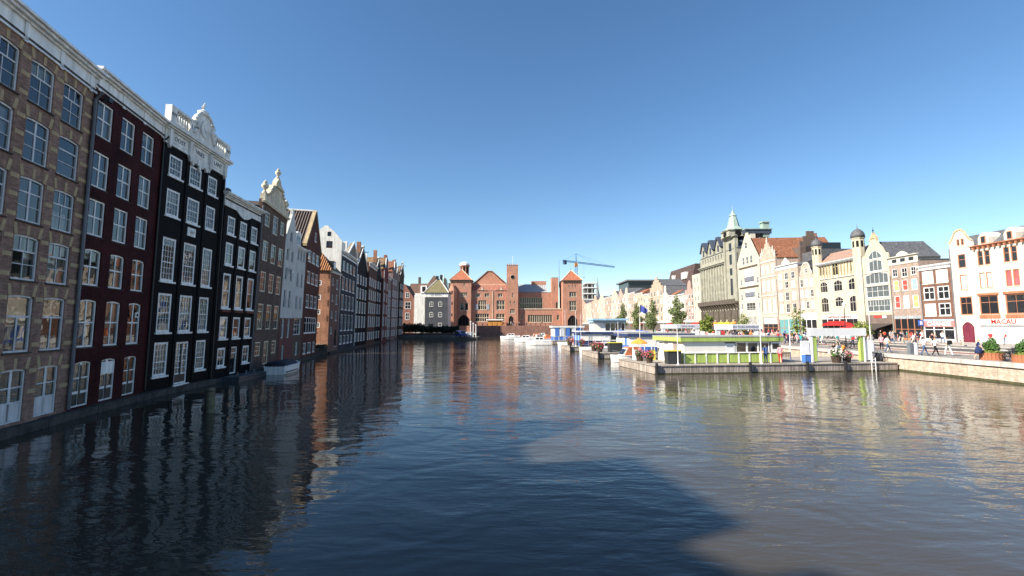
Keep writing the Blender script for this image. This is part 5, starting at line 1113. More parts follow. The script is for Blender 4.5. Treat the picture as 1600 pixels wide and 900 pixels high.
def tree(label, loc, h, r, mat, kind='poplar', n=1500, seed=0):
    rnd = random.Random(seed); t = thing('street_tree' if kind != 'poplar' else 'poplar_tree', label, 'tree', loc, rnd.uniform(0, 6), 'young street trees along the quay')
    tr = MB().tube([(0, 0, 0), (.04, 0, h * .3), (-.03, .04, h * .6), (0, 0, h * .93)], [h * .016 + .03, h * .013 + .02, h * .009, .015], 7)
    bl = []
    m = 11
    for i in range(m):
        f = i / (m - 1); z = h * (.24 + .72 * f); rr = r * (.5 + .75 * math.sin(math.pi * (f * .8 + .15))) * (1 - .55 * f) * rnd.uniform(.75, 1.2) if kind == 'poplar' else r * (.55 + .5 * math.sin(math.pi * f)) * rnd.uniform(.6, 1.1)
        a_ = rnd.uniform(0, 6.28); c = (math.cos(a_) * rr * .45, math.sin(a_) * rr * .45, z)
        bl.append((c, (rr * .95, rr * .95, h * .1)))
        tr.tube([(0, 0, z - h * .1), c, (c[0] * 2.1, c[1] * 2.1, z + h * .05)], [.035, .022, .008], 5)
    tr.build('trunk', BARK, t, True); leafy('crown', mat, t, bl, .17 + h * .006, n)
    return t
for i, (px_, X, top) in enumerate(((972, 40, 12.6), (994, 40, 11.6), (1020, 40, 12.0), (1058, 40, 11.6), (1105, 40, 6.6))):
    Y = X * 711 / (px_ - 800)
    tree(('slim poplar on the quay closest to the exchange building', 'slim poplar near the blue flag on the quay', 'slim poplar in front of the tall white stepped house', 'tall slim poplar in front of the broad cream house', 'small yellowing tree before the tall grey stone building')[i], (X, Y, GZ), top - GZ, 1.7 if i < 4 else 1.4, LF1 if i < 4 else LF2, 'poplar', 2600, i + 3)
tree('thin sparse street tree in front of the pink brick house', (46.8, 75, GZ), 5.6, 1.5, LF2, 'round', 420, 21); tree('small green street tree in front of the red awning', (49.5, 64.5, GZ), 3.4, 1.3, LF2, 'round', 520, 22); tree('small street tree before the steep cream gable building', (44.5, 87.5, GZ), 5.0, 1.4, LF2, 'round', 500, 25)
# hedges and creepers at the canal head and in the gap
for i, (x, y, l, hh) in enumerate(((-37.5, 158.5, 6.5, 3.6), (-31, 158.6, 7, 2.6), (-24, 158.6, 5, 2.6))):
    hg = thing('hedge', ('tall dark hedge at the canal head below the brick gable house', 'dark hedge below the slate grey house', 'hedge with pale flowers before the exchange left tower')[i], 'hedge', (x, y, GZ), 0, 'hedges at the canal head')
    rnd = random.Random(i); leafy('foliage', LF3, hg, [((q * l / 7, rnd.uniform(0, .8), hh * .5), (l / 8, 1.0, hh * .5 * rnd.uniform(.75, 1.1))) for q in range(8)], .3, 3000)
    for q in range(4): MB().tube([(q * l / 3.2, .4, 0), (q * l / 3.2 + .1, .4, hh * .6)], .06, 5).build('stem', BARK, hg)
cv = thing('creeper', 'dark creeper hanging over the low wall beside the orange sided house', 'plant', (-27.9, 64.5, 1.1)); leafy('foliage', LF3, cv, [((-.6, 0, 1.1), (.8, 1.2, 1.4)), ((-.9, 1.2, 1.8), (.8, 1.0, 1.3)), ((.4, 1.2, -.1), (.35, 1.6, .6))], .14, 700); MB().tube([(-.6, 0, 0), (-.7, .2, 1.6), (-.8, .9, 2.6)], [.06, .04, .01], 5).build('stem', BARK, cv)
def flowers(label, loc, s, col, pot=True):
    f = thing('flower_tub', label, 'flowers', loc, 0, 'flower tubs on the floating landings')
    MB().lathe([(.2 * s, 0), (.26 * s, .35 * s), (.22 * s, .35 * s)], 12).build('tub', M('dark_tub', (.07, .05, .04)), f)
    leafy('leaves', LF4, f, [((0, 0, .5 * s), (.36 * s, .36 * s, .3 * s))], .07 * s + .02, 160)
    leafy('blossom', M('petal_' + col, dict(pink=(.6, .2, .26), red=(.5, .06, .12), white=(.8, .7, .68))[col], .6, .25, 6), f, [((0, 0, .58 * s), (.4 * s, .4 * s, .3 * s)), ((.15 * s, -.2 * s, .45 * s), (.22 * s, .22 * s, .22 * s))], .04 * s + .012, 170, flat=.9)

# ------------------------------------------------------------------ floating landings and their ticket kiosks
PLK = M('weathered_plank', (.40, .345, .30), .85, .2, 1.5, .01, brick=(.16, 3.0, (.12, .1, .09))); DECKM = M('deck_boards', (.30, .27, .235), .85, .15, 1)
NAVY = M('navy_paint', (.03, .05, .14), .5, .05); BLUE2 = M('mid_blue_paint', (.06, .16, .48), .5, .05); PALEB = M('pale_blue_paint', (.32, .5, .66), .5, .05); GREYP = M('light_grey_panel', (.55, .56, .6), .5, .04)
def pontoon(label, loc, rz, L_, D_, H_=.76, seg_=2.2):
    p = thing('pontoon', label, 'pontoon', loc, rz, 'floating wooden landings along the quay')
    MB().box(.1, L_, .1, D_, -.8, H_ - .08).build('hull', DSTONE, p); 
    k = int(L_ / seg_)
    for i in range(k): MB().box(L_ * i / k + .01, L_ * (i + 1) / k - .01, 0, .098, .02, H_ - .082).build('plank_facing', PLK, p)
    k2 = max(2, int(D_ / seg_))
    for i in range(k2):
        o = MB().box(D_ * i / k2 + .01, D_ * (i + 1) / k2 - .01, 0, .098, .02, H_ - .082).build('plank_facing', PLK, p, loc=(0, D_, 0), rot=(0, 0, R(-90)))
    for i in range(k): MB().box(L_ * i / k + (.006 if i else -.06), L_ * (i + 1) / k - .006, -.06, D_, H_ - .08, H_).build('deck_panel', DECKM, p)
    MB().box(-.03, L_, -.02, -.001, -.05, .1).build('weed_line', ALG, p)
    return p
def piles(p, xs, H_=1.2):
    for x in xs: MB().lathe([(.13, -1), (.13, H_), (.09, H_ + .05)], 8, (x, -.16, 0)).build('fender_pile', BLACKM, p)
P1 = pontoon('long floating landing carrying the lime green kiosk', (12.5, 40.3, 0), math.atan2(3.3, 24), 24.3, 8.6); piles(P1, (.12, 9.0, 14.7, 18.6), .95); M1 = P1.matrix_basis
P2 = pontoon('floating landing with navy trimmed kiosk behind the lime green one', (10.9, 58.4, 0), R(5), 26, 8.4); piles(P2, (.12, 9), .95); P3 = pontoon('floating landing carrying the blue doored kiosk', (9.5, 75.4, 0), R(4), 27, 8); piles(P3, (.1, 8), .95); P4 = pontoon('farthest floating landing with striped blue kiosk', (9.2, 104, 0), R(3), 28, 8)
def kiosk(label, P, x0, y0, L_, D_, fasc, low, board, door=None, side=None, posts=9, H_=2.45, winx=None, z=.76, roofm=None):
    k = thing('ticket_kiosk', label, 'kiosk', P.matrix_basis @ Vector((x0, y0, z)), P.rotation_euler.z)
    MB().box(0, .1, .1, D_, 0, H_ - .4).build('side_wall', side or SIGNW, k); MB().box(L_ - .1, L_, .1, D_, 0, H_ - .4).build('side_wall', SIGNW, k); MB().box(.1, L_ - .1, D_ - .1, D_, 0, H_ - .4).build('back_wall', SIGNW, k)
    MB().box(.1, L_ - .1, .1, D_ - .1, 0.0, .06).build('floor', DECKM, k)
    bw = L_ * board
    MB().box(.1, bw, .04, .1, .95, H_ - .5).build('display_board', M('board_cream', (.76, .74, .69), .6, .03, streak=.03), k); MB().box(.1, L_ - .1, .03, .1, H_ - .5, H_ - .4).build('head_rail', GREYP, k)
    MB().box(bw + .02, bw + L_ * .1, .03, .1, .95, H_ - .62).build('poster', SIGNW, k)
    text(k, 'TICKETS', bw + L_ * .05, H_ - .9, .17, NAVY, y=.025)
    nw = 3; wx0 = bw + L_ * .11; wx1 = L_ - 1.2
    for i in range(nw):
        a_ = wx0 + (wx1 - wx0) * i / nw; b_ = wx0 + (wx1 - wx0) * (i + 1) / nw
        f = MB().box(a_, a_ + .08, .03, .1, .95, H_ - .5).box(b_ - .08, b_, .03, .1, .95, H_ - .5).box(a_ + .08, b_ - .08, .03, .1, .95, 1.03).box(a_ + .08, b_ - .08, .03, .1, H_ - .58, H_ - .5).build('window', WHITE, k)
        MB().poly([(a_ + .08, .07, 1.03), (b_ - .08, .07, 1.03), (b_ - .08, .07, H_ - .58), (a_ + .08, .07, H_ - .58)]).build('pane', GLASS, f)
    for i in range(posts + 1):
        x = i * (L_ - .1) / posts; MB().box(x, x + .1, -.04, .03, 0, .92).build('rail_post', WHITE, k)
        if i < posts: MB().box(x + .11, x + (L_ - .1) / posts - .01, .01, .06, .06, .86).build('lower_panel', low, k)
    MB().box(0, L_, -.05, .04, .93, .98).build('rail_top', WHITE, k)
    d = MB().box(L_ - 1.05, L_ - .12, .0, .05, .99, H_ - .52).build('door', WHITE, k); MB().box(L_ - .92, L_ - .25, -.012, -.002, 1.3, H_ - .65).build('door_pane', GLASSD, d)
    MB().box(-.35, L_ + .2, -.16, D_ + .3, H_ - .05, H_ + .05).build('roof', roofm or M('roof_felt', (.3, .3, .29)), k)
    MB().box(-.33, L_ + .18, -.14, -.06, H_ - .42, H_ - .055).build('fascia', fasc, k); MB().box(-.33, -.22, -.055, D_ + .28, H_ - .42, H_ - .055).build('side_fascia', fasc, k)
    sd = MB().box(-.03, -.002, D_ * .2, D_ * .35, 0, H_ - .6).build('side_door', door or M('taupe_door', (.25, .21, .18)), k)
    if side: pass
    for q in (.55, .75): MB().box(-.02, -.002, D_ * q, D_ * q + .9, H_ - .75, H_ - .68).build('vent', BLACKM, k)
    MB().box(-.06, -.004, .05, D_ * .18, .02, .9).build('side_panel', low, k); MB().box(-.06, -.004, D_ * .37, D_ * .98, .02, .9).build('side_panel', low if low is not GRNP else SIGNW, k)
    return k
K1 = kiosk('lime green and white ticket kiosk with white railing posts', P1, 3.54, 1.5, 9.9, 5.4, GRNP, GRNP, .42)
K2 = kiosk('white ticket kiosk with navy roof band behind the green one', P2, 4.8, 1.6, 8.8, 5.6, NAVY, BLUE2, .5, BLUE2)
K3 = kiosk('white ticket kiosk with bright blue doors and white roof edge', P3, 2.3, 1.8, 11, 5.8, NAVY, NAVY, .35, BLUE2, roofm=WHITE)
K4 = kiosk('pale kiosk with blue striped panels by the exchange', P4, .6, 2, 7, 5, WHITE, BLUE2, .15, BLUE2, H_=3.4, posts=6)
for i in range(5): MB().box(-.05, -.005, .3 + i * 1.08, 1.2 + i * 1.08, .92, 1.9).build('blue_panel', (BLUE2, PALEB)[i % 2], K3)
for i in range(5): MB().box(.3 + i * 1.3, 1.2 + i * 1.3, -.05, -.002, 1.0, 2.9).build('blue_panel', (BLUE2, GREYP)[i % 2], K4)
K5 = kiosk('tall white kiosk with pale blue canopy on the farthest landing', P4, 10.2, 2.5, 7.4, 5, PALEB, GREYP, .25, H_=4.6, posts=6); MB().box(-.5, 7.9, -.9, 5, 4.66, 5.1).build('canopy', PALEB, K5)
def gate(label, P, x0, y0, w_, h_, green, sign=None):
    g = thing('entrance_gate', label, 'gate', P.matrix_basis @ Vector((x0, y0, .76)), P.rotation_euler.z, 'landing gates')
    for x in (0, w_ - .16): MB().box(x, x + .16, 0, .3, 0, h_ - .75).build('gate_post', WHITE, g)
    for x in (.2, w_ - .55): MB().box(x, x + .35, .02, .28, .1, h_ - .8).build('gate_pillar', green, g)
    MB().box(-.12, w_ + .12, -.05, .35, h_ - .75, h_).build('gate_beam', SIGNW, g)
    for x in (-1.05, w_ + .15): MB().box(x, x + .88, .1, .2, .15, h_ - 1.2).build('side_panel', SIGNW, g)
    if sign: 
        s0 = MB().box(w_ * .38, w_ + .1, -.1, -.052, h_ - .68, h_ - .05).build('sign_panel', GREYP, g); text(g, sign, w_ * .69, h_ - .36, .32, M('sign_slate', (.1, .12, .2), .6, 0), y=-.11)
    return g
gate('white and lime green landing gate beside the green kiosk', P1, 16.5, 1.3, 5.8, 3.25, GRNP)
gate('white landing gate with grey lettered sign panel', P2, 17.0, 2.0, 6.0, 3.65, WHITE, 'BUS TOURS AMSTERDAM'); gate('white landing gate with blue grey panel beside the blue doored kiosk', P3, 16.5, 2.0, 6.5, 3.7, WHITE, 'CANAL CRUISES')
def mast(label, loc, h_, r=.05, mat=WHITE, arm=0):
    m_ = thing('white_mast', label, 'pole', loc, 0, 'white poles on the floating landings'); MB().tube([(0, 0, 0), (0, 0, h_)], [r, r * .6], 6).build('pole', mat, m_); MB().lathe([(.12, 0), (.12, .08), (.06, .12)], 8).build('foot', mat, m_)
for lab, P, x, y, h_ in (('white mast at the left corner of the green kiosk landing', P1, 2.4, .4, 3.4), ('white mast standing before the green kiosk windows', P1, 10.6, .5, 5.6), ('white mast right of the lime green gate', P1, 22.6, 1.0, 4.6), ('white mast left of the lime green gate', P1, 15.6, 3.0, 4.4), ('white mast before the navy trimmed kiosk', P2, 5.8, .6, 4.6), ('white mast at the corner of the navy kiosk landing', P2, 3.2, 1.5, 4), ('white mast before the blue doored kiosk', P3, 1.2, .8, 6), ('second white mast before the blue doored kiosk', P3, 2.1, 1.0, 5.4), ('tall white mast on the farthest landing', P4, 3.0, .5, 7), ('white mast between the kiosks of the farthest landing', P4, 8.6, .5, 6)):
    mast(lab, P.matrix_basis @ Vector((x, y, .76)), h_)
for lab, P, x, y, s_, c in (('pink flower tub on the corner of the green kiosk landing', P1, .9, 5.2, 1.5, 'pink'), ('red flower tub near the corner pile of the green kiosk landing', P1, .9, 3.0, 1.35, 'red'), ('big pink and white flower tub inside the lime green gate', P1, 18.4, .6, 1.7, 'white'), ('red flower tub beside the white one inside the gate', P1, 19.6, .7, 1.4, 'pink'), ('pink flower tub on the corner of the navy kiosk landing', P2, .8, 4.6, 1.6, 'pink'), ('red flower tub on the navy kiosk landing', P2, .9, 2.2, 1.6, 'red'), ('pale flower tub on the corner of the blue doored kiosk landing', P3, .8, 4, 1.8, 'pink'), ('red flower tub beside the blue doors', P3, 2.2, .8, 1.5, 'red')):
    flowers(lab, P.matrix_basis @ Vector((x, y, .76)), s_, c)
def bin_(label, P, x, y, lid, h_=1.15, w_=.75):
    b_ = thing('waste_container', label, 'bin', P.matrix_basis @ Vector((x, y, .76)), P.rotation_euler.z); MB().prism([(0, 0), (w_ * 1.6, 0), (w_ * 1.7, h_), (-w_ * .1, h_)], 0, w_).build('body', M('dark_bin', (.035, .038, .04), .6, .05), b_); MB().box(-.1, w_ * 1.75, -.06, w_ + .06, h_ + .003, h_ + .1).build('lid', lid, b_)
bin_('dark wheeled bin with yellow lid beside the green kiosk', P1, 1.9, 1.2, YELP); bin_('dark bin with yellow lid on the navy kiosk landing', P2, 2.0, 1.2, YELP, 1.2, 1.0)
bt_ = thing('sales_stand', 'small yellow and white sales stand on the green kiosk landing', 'stand', P1.matrix_basis @ Vector((.9, 6.4, .76)), P1.rotation_euler.z)
for x in (0, 1.7): MB().box(x, x + .5, 0, .5, 0, 1.0).build('yellow_box', YELP if x else SIGNW, bt_)
MB().box(-.2, 2.4, -.2, 1.0, 1.35, 1.45).build('counter_top', SIGNW, bt_); 
for x in (-.1, 2.2): MB().box(x, x + .1, .3, .4, 0, 1.35).build('leg', WHITE, bt_)
bs = thing('notice_board', 'upright blue notice board inside the lime green gate', 'sign', P1.matrix_basis @ Vector((17.3, 2.4, .76)), P1.rotation_euler.z); MB().box(0, .75, 0, .07, .5, 1.65).build('panel', BLUE2, bs); MB().box(.05, .15, .01, .06, 0, .5).build('leg', WHITE, bs); MB().box(.6, .7, .01, .06, 0, .5).build('leg', WHITE, bs)
for q in range(4): MB().box(.12, .62, -.012, -.002, .7 + q * .22, .78 + q * .22).build('print_line', SIGNW, bs)
bc = thing('blue_cabinet', 'small blue cabinet with white frame left of the gate', 'cabinet', P1.matrix_basis @ Vector((15.0, .4, .76)), P1.rotation_euler.z); MB().box(0, .6, 0, .5, .05, .8).build('body', BLUE2, bc); MB().box(-.04, .64, -.04, .54, .8, .9).build('top', WHITE, bc)
ld = thing('ladder', 'white ladder hanging from the landing by the gate', 'ladder', P1.matrix_basis @ Vector((21.4, -.12, -.5)), P1.rotation_euler.z)
for x in (0, .42): MB().tube([(x, 0, 0), (x, 0, 1.75)], .03, 6).build('rail', WHITE, ld)
for q in range(6): MB().tube([(.03, 0, .15 + q * .28), (.39, 0, .15 + q * .28)], .02, 6).build('rung', WHITE, ld)
def parasol(label, loc, r, h_, mat, n=8):
    p = thing('parasol', label, 'parasol', loc, 0, 'open parasols'); MB().tube([(0, 0, 0), (0, 0, h_ + .1)], .03, 6).build('pole', WHITE, p); MB().lathe([(.25, 0), (.25, .08)], 10).build('base', DSTONE, p)
    MB().lathe([(r, h_ - .45), (r * .98, h_ - .3), (.06, h_ + .15)], n).build('canopy', mat, p)
for lab, loc, r_, m_ in (('orange parasol beside the green kiosk', P1.matrix_basis @ Vector((1.9, 7.6, .3)), .85, ORC), ('blue parasol behind the navy trimmed kiosk', (24.5, 88, GZ - .74), 2.0, M('royal_blue_canvas', (.04, .1, .5), .7, .05)), ('second blue parasol behind the navy trimmed kiosk', (21.2, 90, GZ - .74), 1.9, MATS['royal_blue_canvas']), ('red parasol by the taupe brick house terrace', (63, 85, GZ + .1), 1.8, REDC)):
    parasol(lab, loc, r_, 2.5, m_)

# ------------------------------------------------------------------ boats
BW = M('boat_white', (.78, .78, .77), .3, .04); BCOV = M('navy_boat_cover', (.035, .04, .055), .7, .15)
def hull_mesh(L_, B_, H_, bow=.45, n=14, dr=.25):
    mb = MB(); rings = []
    for i in range(n + 1):
        f = i / n; x = L_ * f
        b_ = B_ / 2 * (.86 + .14 * math.sin(math.pi * min(1, f * 1.3))) if f < 1 - bow else B_ / 2 * max(.02, math.cos((f - (1 - bow)) / bow * math.pi / 2) ** .8)
        sh_ = H_ + .28 * max(0, f - .45) ** 1.5 * H_; k = len(mb.v)
        mb.v += [(x, -b_, sh_), (x - .06 * (f > .9), -b_ * .93, .05), (x - .1 * f, -b_ * .55, -dr), (x - .1 * f, b_ * .55, -dr), (x - .06 * (f > .9), b_ * .93, .05), (x, b_, sh_)]; rings.append(k)
    for q in range(n):
        for j in range(5): mb.f.append((rings[q] + j, rings[q] + j + 1, rings[q + 1] + j + 1, rings[q + 1] + j))
        mb.f.append((rings[q] + 5, rings[q], rings[q + 1], rings[q + 1] + 5))
    mb.f.append(tuple(rings[0] + j for j in range(5, -1, -1))); mb.f.append(tuple(rings[-1] + j for j in range(6)))
    edge = [[Vector(mb.v[r_ + s_]) for r_ in rings] for s_ in (0, 5)]
    return mb, edge
def boat(label, loc, rz, L_, B_, H_, kind):
    b_ = thing('motor_boat', label, 'boat', loc, rz, 'small white boats moored on the canal')
    mb, ed = hull_mesh(L_, B_, H_); mb.build('hull', BW, b_)
    for e in ed: MB().tube([p + Vector((0, 0, .02)) for p in e], .05, 6).build('gunwale', WHITE if kind != 'cover' else WHITE, b_)
    MB().box(-.06, L_ * .9, -B_ * .44, B_ * .44, .03, .05).build('sole', DSTONE, b_) if False else None
    if kind == 'cover':
        mb = MB(); n = 10; rg = []
        for i in range(n + 1):
            f = i / n; x = L_ * (.02 + .86 * f); w_ = B_ * .47 * (1 if f < .55 else max(.1, 1 - ((f - .55) / .45) ** 2)); hz_ = H_ + .1 + (.4 * math.sin(math.pi * min(1, .25 + f * .75)) ** .7 if f < 1 else .05); k = len(mb.v); rg.append(k)
            mb.v += [(x, -w_, H_ + .06 + .2 * max(0, f - .5) * H_), (x, -w_ * .75, hz_ * .8 + H_ * .15), (x, 0, hz_), (x, w_ * .75, hz_ * .8 + H_ * .15), (x, w_, H_ + .06 + .2 * max(0, f - .5) * H_)]
        for q in range(n):
            for j in range(4): mb.f.append((rg[q] + j, rg[q + 1] + j, rg[q + 1] + j + 1, rg[q] + j + 1))
        mb.f += [tuple(rg[0] + j for j in range(5)), tuple(rg[-1] + j for j in range(4, -1, -1))]
        mb.build('canvas_cover', BCOV, b_, True); MB().box(.05, L_ * .55, -B_ / 2 - .015, -B_ / 2 + .05, .18, .26).build('rub_rail', DSTONE, b_)
    else:
        cab = MB().prism([(L_ * .28, H_ + .02), (L_ * .74, H_ + .08), (L_ * .62, H_ + .85), (L_ * .3, H_ + .95)], -B_ * .36, B_ * .36).build('cabin', BW, b_)
        for s_ in (-1, 1):
            for q in (0, 1): MB().box(L_ * (.33 + q * .15), L_ * (.45 + q * .15), s_ * B_ * .362 - .01, s_ * B_ * .362 + .01, H_ + .38, H_ + .76).build('cabin_window', GLASSD, cab)
        ws = MB(); ws.v = [(L_ * .725, -B_ * .32, H_ + .18), (L_ * .725, B_ * .32, H_ + .18), (L_ * .632, B_ * .32, H_ + .8), (L_ * .632, -B_ * .32, H_ + .8)]; ws.v = [(x + .03, y, z) for x, y, z in ws.v]; ws.f = [(0, 1, 2, 3)]; ws.build('windscreen', GLASSD, cab)
        MB().box(.1, L_ * .27, -B_ * .36, B_ * .36, H_ + .02, H_ + .3).build('stern_seat', (ORC if kind == 'orange' else LAW), b_)
        if kind == 'orange': MB().prism([(L_ * .2, H_ + .03), (L_ * .7, H_ + .1), (L_ * .58, H_ + 1.0), (L_ * .32, H_ + 1.1)], -B_ * .38, B_ * .38).build('orange_cover', M('faded_orange_canvas', (.6, .2, .1), .75, .2, 2), b_)
        rl = MB(); rl.tube([(L_ * .76, -B_ * .4, H_ + .5), (L_ * .95, 0, H_ + .6), (L_ * .76, B_ * .4, H_ + .5)], .02, 5); rl.build('bow_rail', LEAD, b_)
boat('white boat with dark canvas cover moored under the grey brown house', (-20.6, 39.9, 0), R(98), 5.6, 2.0, .7, 'cover')
boat('white cabin boat moored against the brick terrace wall', (2.6, 141, 0), R(178), 6.2, 2.3, .8, 'cabin'); boat('white cabin boat between the terrace and the far landing', (6.2, 117, 0), R(172), 5.6, 2.2, .8, 'cabin'); boat('white open boat beside the far landing pale kiosk', (7.6, 122, 0), R(8), 4.6, 2.0, .7, 'orange')
boat('white boat with faded orange cover between two landings', (16.2, 54.6, 0), R(189), 4.7, 2.0, .7, 'orange'); boat('white cabin boat tucked behind the far landing boats', (5.2, 128, 0), R(10), 5.4, 2.1, .7, 'cabin')
for k_, (lab, x, y, rz, L_, kd_) in enumerate((('white cabin boat moored off the farthest landing', 8.6, 100, 175, 5.6, 'cabin'), ('white cabin boat between blue doored and farthest landings', 15.5, 92, 184, 6.4, 'cabin'), ('white boat with orange cover behind the blue doored landing', 14.5, 88.5, 182, 5.0, 'orange'), ('long white cabin boat behind the navy kiosk landing', 17.0, 70.5, 186, 6.8, 'cabin'), ('white cabin boat close under the terrace wall', 12.5, 150, 176, 6.0, 'cabin'), ('white boat with faded cover next to the terrace', 9.5, 134, 185, 5.2, 'orange'))):
    boat(lab, (x, y, 0), R(rz), L_, 2.2, .8, kd_)
# flat work raft and mooring posts by the left bank
rf_ = thing('work_raft', 'flat dark work raft moored under the small black house', 'raft', (-21.9, 35.2, 0), R(94.5)); MB().slab([(0, 0), (4.6, 0), (4.9, .9), (4.3, 1.3), (0, 1.3)][::-1], -.3, .36).build('deck', M('slate_blue_raft', (.055, .065, .08), .5, .1), rf_) ; rf_.location = (-20.75, 35.0, 0)
MB().box(0, 4.3, -.03, -.001, .1, .3).build('rub_rail', BLACKM, rf_)
for q in range(3): MB().lathe([(.06, .36), (.06, .6), (.1, .62), (.1, .66)], 8, (.8 + q * 1.3, .5, 0)).build('bollard', LEAD, rf_)
mp_ = thing('mooring_post', 'old mossy wooden mooring post standing in the water', 'post', (-14.9, 22.9, 0)); MB().lathe([(.19, -1.5), (.19, .1), (.175, 1.15), (.13, 1.2)], 10).build('shaft', M('mossy_wood', (.15, .14, .09), .9, .3, 5, .02), mp_); MB().lathe([(.185, 1.0), (.185, 1.08)], 10).build('band', DSTONE, mp_)
# landing with cars at the canal head
pk = MB().slab([(-18.6, 134.3), (-10.2, 134.3), (-10.2, 149.4), (-18.6, 149.4)], -1, .8).build('car_landing', M('landing_concrete', (.12, .115, .10))); tag(pk, 'low concrete landing with parked cars at the canal head', 'landing')
for i, (x, y) in enumerate(((-12.2, 135), (-11.4, 134.8), (-10.6, 134.6))): 
    q = thing('mooring_pole', 'white topped mooring pole at the edge of the car landing', 'post', (x, y, .8), 0, 'white topped mooring poles'); MB().lathe([(.16, 0), (.16, 4.4 - i * .5)], 8).build('shaft', GREYW, q); MB().lathe([(.24, 4.4 - i * .5), (.24, 4.7 - i * .5)], 8).build('cap', WHITE, q)
CARG = GLASSD; TYRE = M('tyre', (.02, .02, .02), .8, 0)
def car(label, loc, rz, col, van=False, name='parked_car'):
    c = thing(name, label, 'van' if van else 'car', loc, rz, 'parked vehicles')
    H_ = 1.9 if van else 1.45; pm = M('carpaint_%s' % (col,), col, .25, 0, spec=.6)
    pr = [(0, .3), (4.2, .3), (4.25, .75), (4.1, .95), (3.2, 1.02), (2.55, H_), (.5, H_), (.08, 1.05), (-.02, .7)] if not van else [(0, .3), (4.6, .3), (4.65, .8), (4.4, 1.05), (3.9, H_ - .05), (3.6, H_), (.1, H_), (-.02, .7)]
    MB().prism(pr, -.82, .82).build('body', pm, c)
    for s_ in (-1, 1):
        for a_, b_ in (((.75, 1.55), (1.65, 2.6)) if not van else ((.5, 1.5), (1.7, 2.6), (2.75, 3.7))): MB().box(a_, b_, s_ * .822 - .006, s_ * .822 + .006, 1.02, H_ - .15).build('side_window', CARG, c)
        for x in (.75, 3.4):
            w_ = MB().lathe([(.32, -.1), (.32, .1)], 14).build('wheel', TYRE, c, loc=(x, s_ * .76, .32), rot=(R(90), 0, 0)); MB().lathe([(.18, -.11), (.18, .11)], 10).build('hubcap', GREYW, w_)
        MB().box(4.12, 4.27, s_ * .6 - .15, s_ * .6 + .15, .65, .8).build('headlight', SIGNW, c); MB().box(-.04, .02, s_ * .65 - .1, s_ * .65 + .1, .7, .9).build('tail_light', REDP, c)
    ws = MB(); x0, x1 = (3.15, 2.6) if not van else (4.36, 3.92); ws.poly([(x0 + .03, -.7, 1.1), (x0 + .03, .7, 1.1), (x1 + .04, .66, H_ - .08), (x1 + .04, -.66, H_ - .08)]).build('windscreen', CARG, c)
car('dark blue van parked on the low landing at the canal head', (-16.4, 137, .8), R(-60), (.03, .06, .2), True, 'parked_van'); car('pale silver car parked beside the blue van', (-13.6, 139, .8), R(-75), (.45, .47, .5)); 
car('white van parked on the street before the grey stone building', (50, 120, GZ), R(92), (.75, .75, .75), True, 'parked_van'); car('dark car on the street beyond the landing gates', (50.2, 98, GZ), R(91), (.04, .04, .05)); car('red car on the street near the pink houses', (49.5, 108, GZ), R(90), (.4, .03, .03))
def lamp(label, loc, h_=4.2):
    l = thing('street_lamp', label, 'street lamp', loc, 0, 'street lamps'); MB().tube([(0, 0, 0), (0, 0, h_ * .3), (0, 0, h_)], [.09, .06, .04], 8).build('post', BLACKM, l); MB().lathe([(.1, h_), (.22, h_ + .45), (.26, h_ + .47), (.05, h_ + .7)], 8).build('lantern', GREYW, l); MB().lathe([(.16, 0), (.14, .3), (.08, .4)], 8).build('base', BLACKM, l)
lamp('street lamp at the canal head before the slate grey house', (-28.6, 156.2, .75), 4.0)
for i, y in enumerate((58, 84, 112, 145)): lamp('street lamp on the quay by the ' + ('lime green gate', 'gate with grey sign', 'poplars', 'blue flag')[i], (42.3, y, GZ), 5)
fg = thing('flagpole', 'flagpole with blue flag on the quay among the poplars', 'flag', (40.4, 144, GZ)); MB().tube([(0, 0, 0), (0, 0, 9.6)], [.08, .04], 6).build('pole', WHITE, fg)
fm = MB(); nfx = 10
for i in range(nfx + 1):
    for z in (0, 1): fm.v.append((.08 + i * .24, .16 * math.sin(i * .9), 9.3 - z * 2.1 - i * .13 - .02 * i * i * .1))
for i in range(nfx): fm.f.append((2 * i, 2 * i + 1, 2 * i + 3, 2 * i + 2))
fm.build('cloth', M('flag_blue', (.06, .09, .33), .8, .1), fg, True); MB().lathe([(.35, -.25), (.35, -.22)], 8).build('emblem', YELP, fg, loc=(1.3, -.02, 7.6), rot=(R(90), 0, 0))
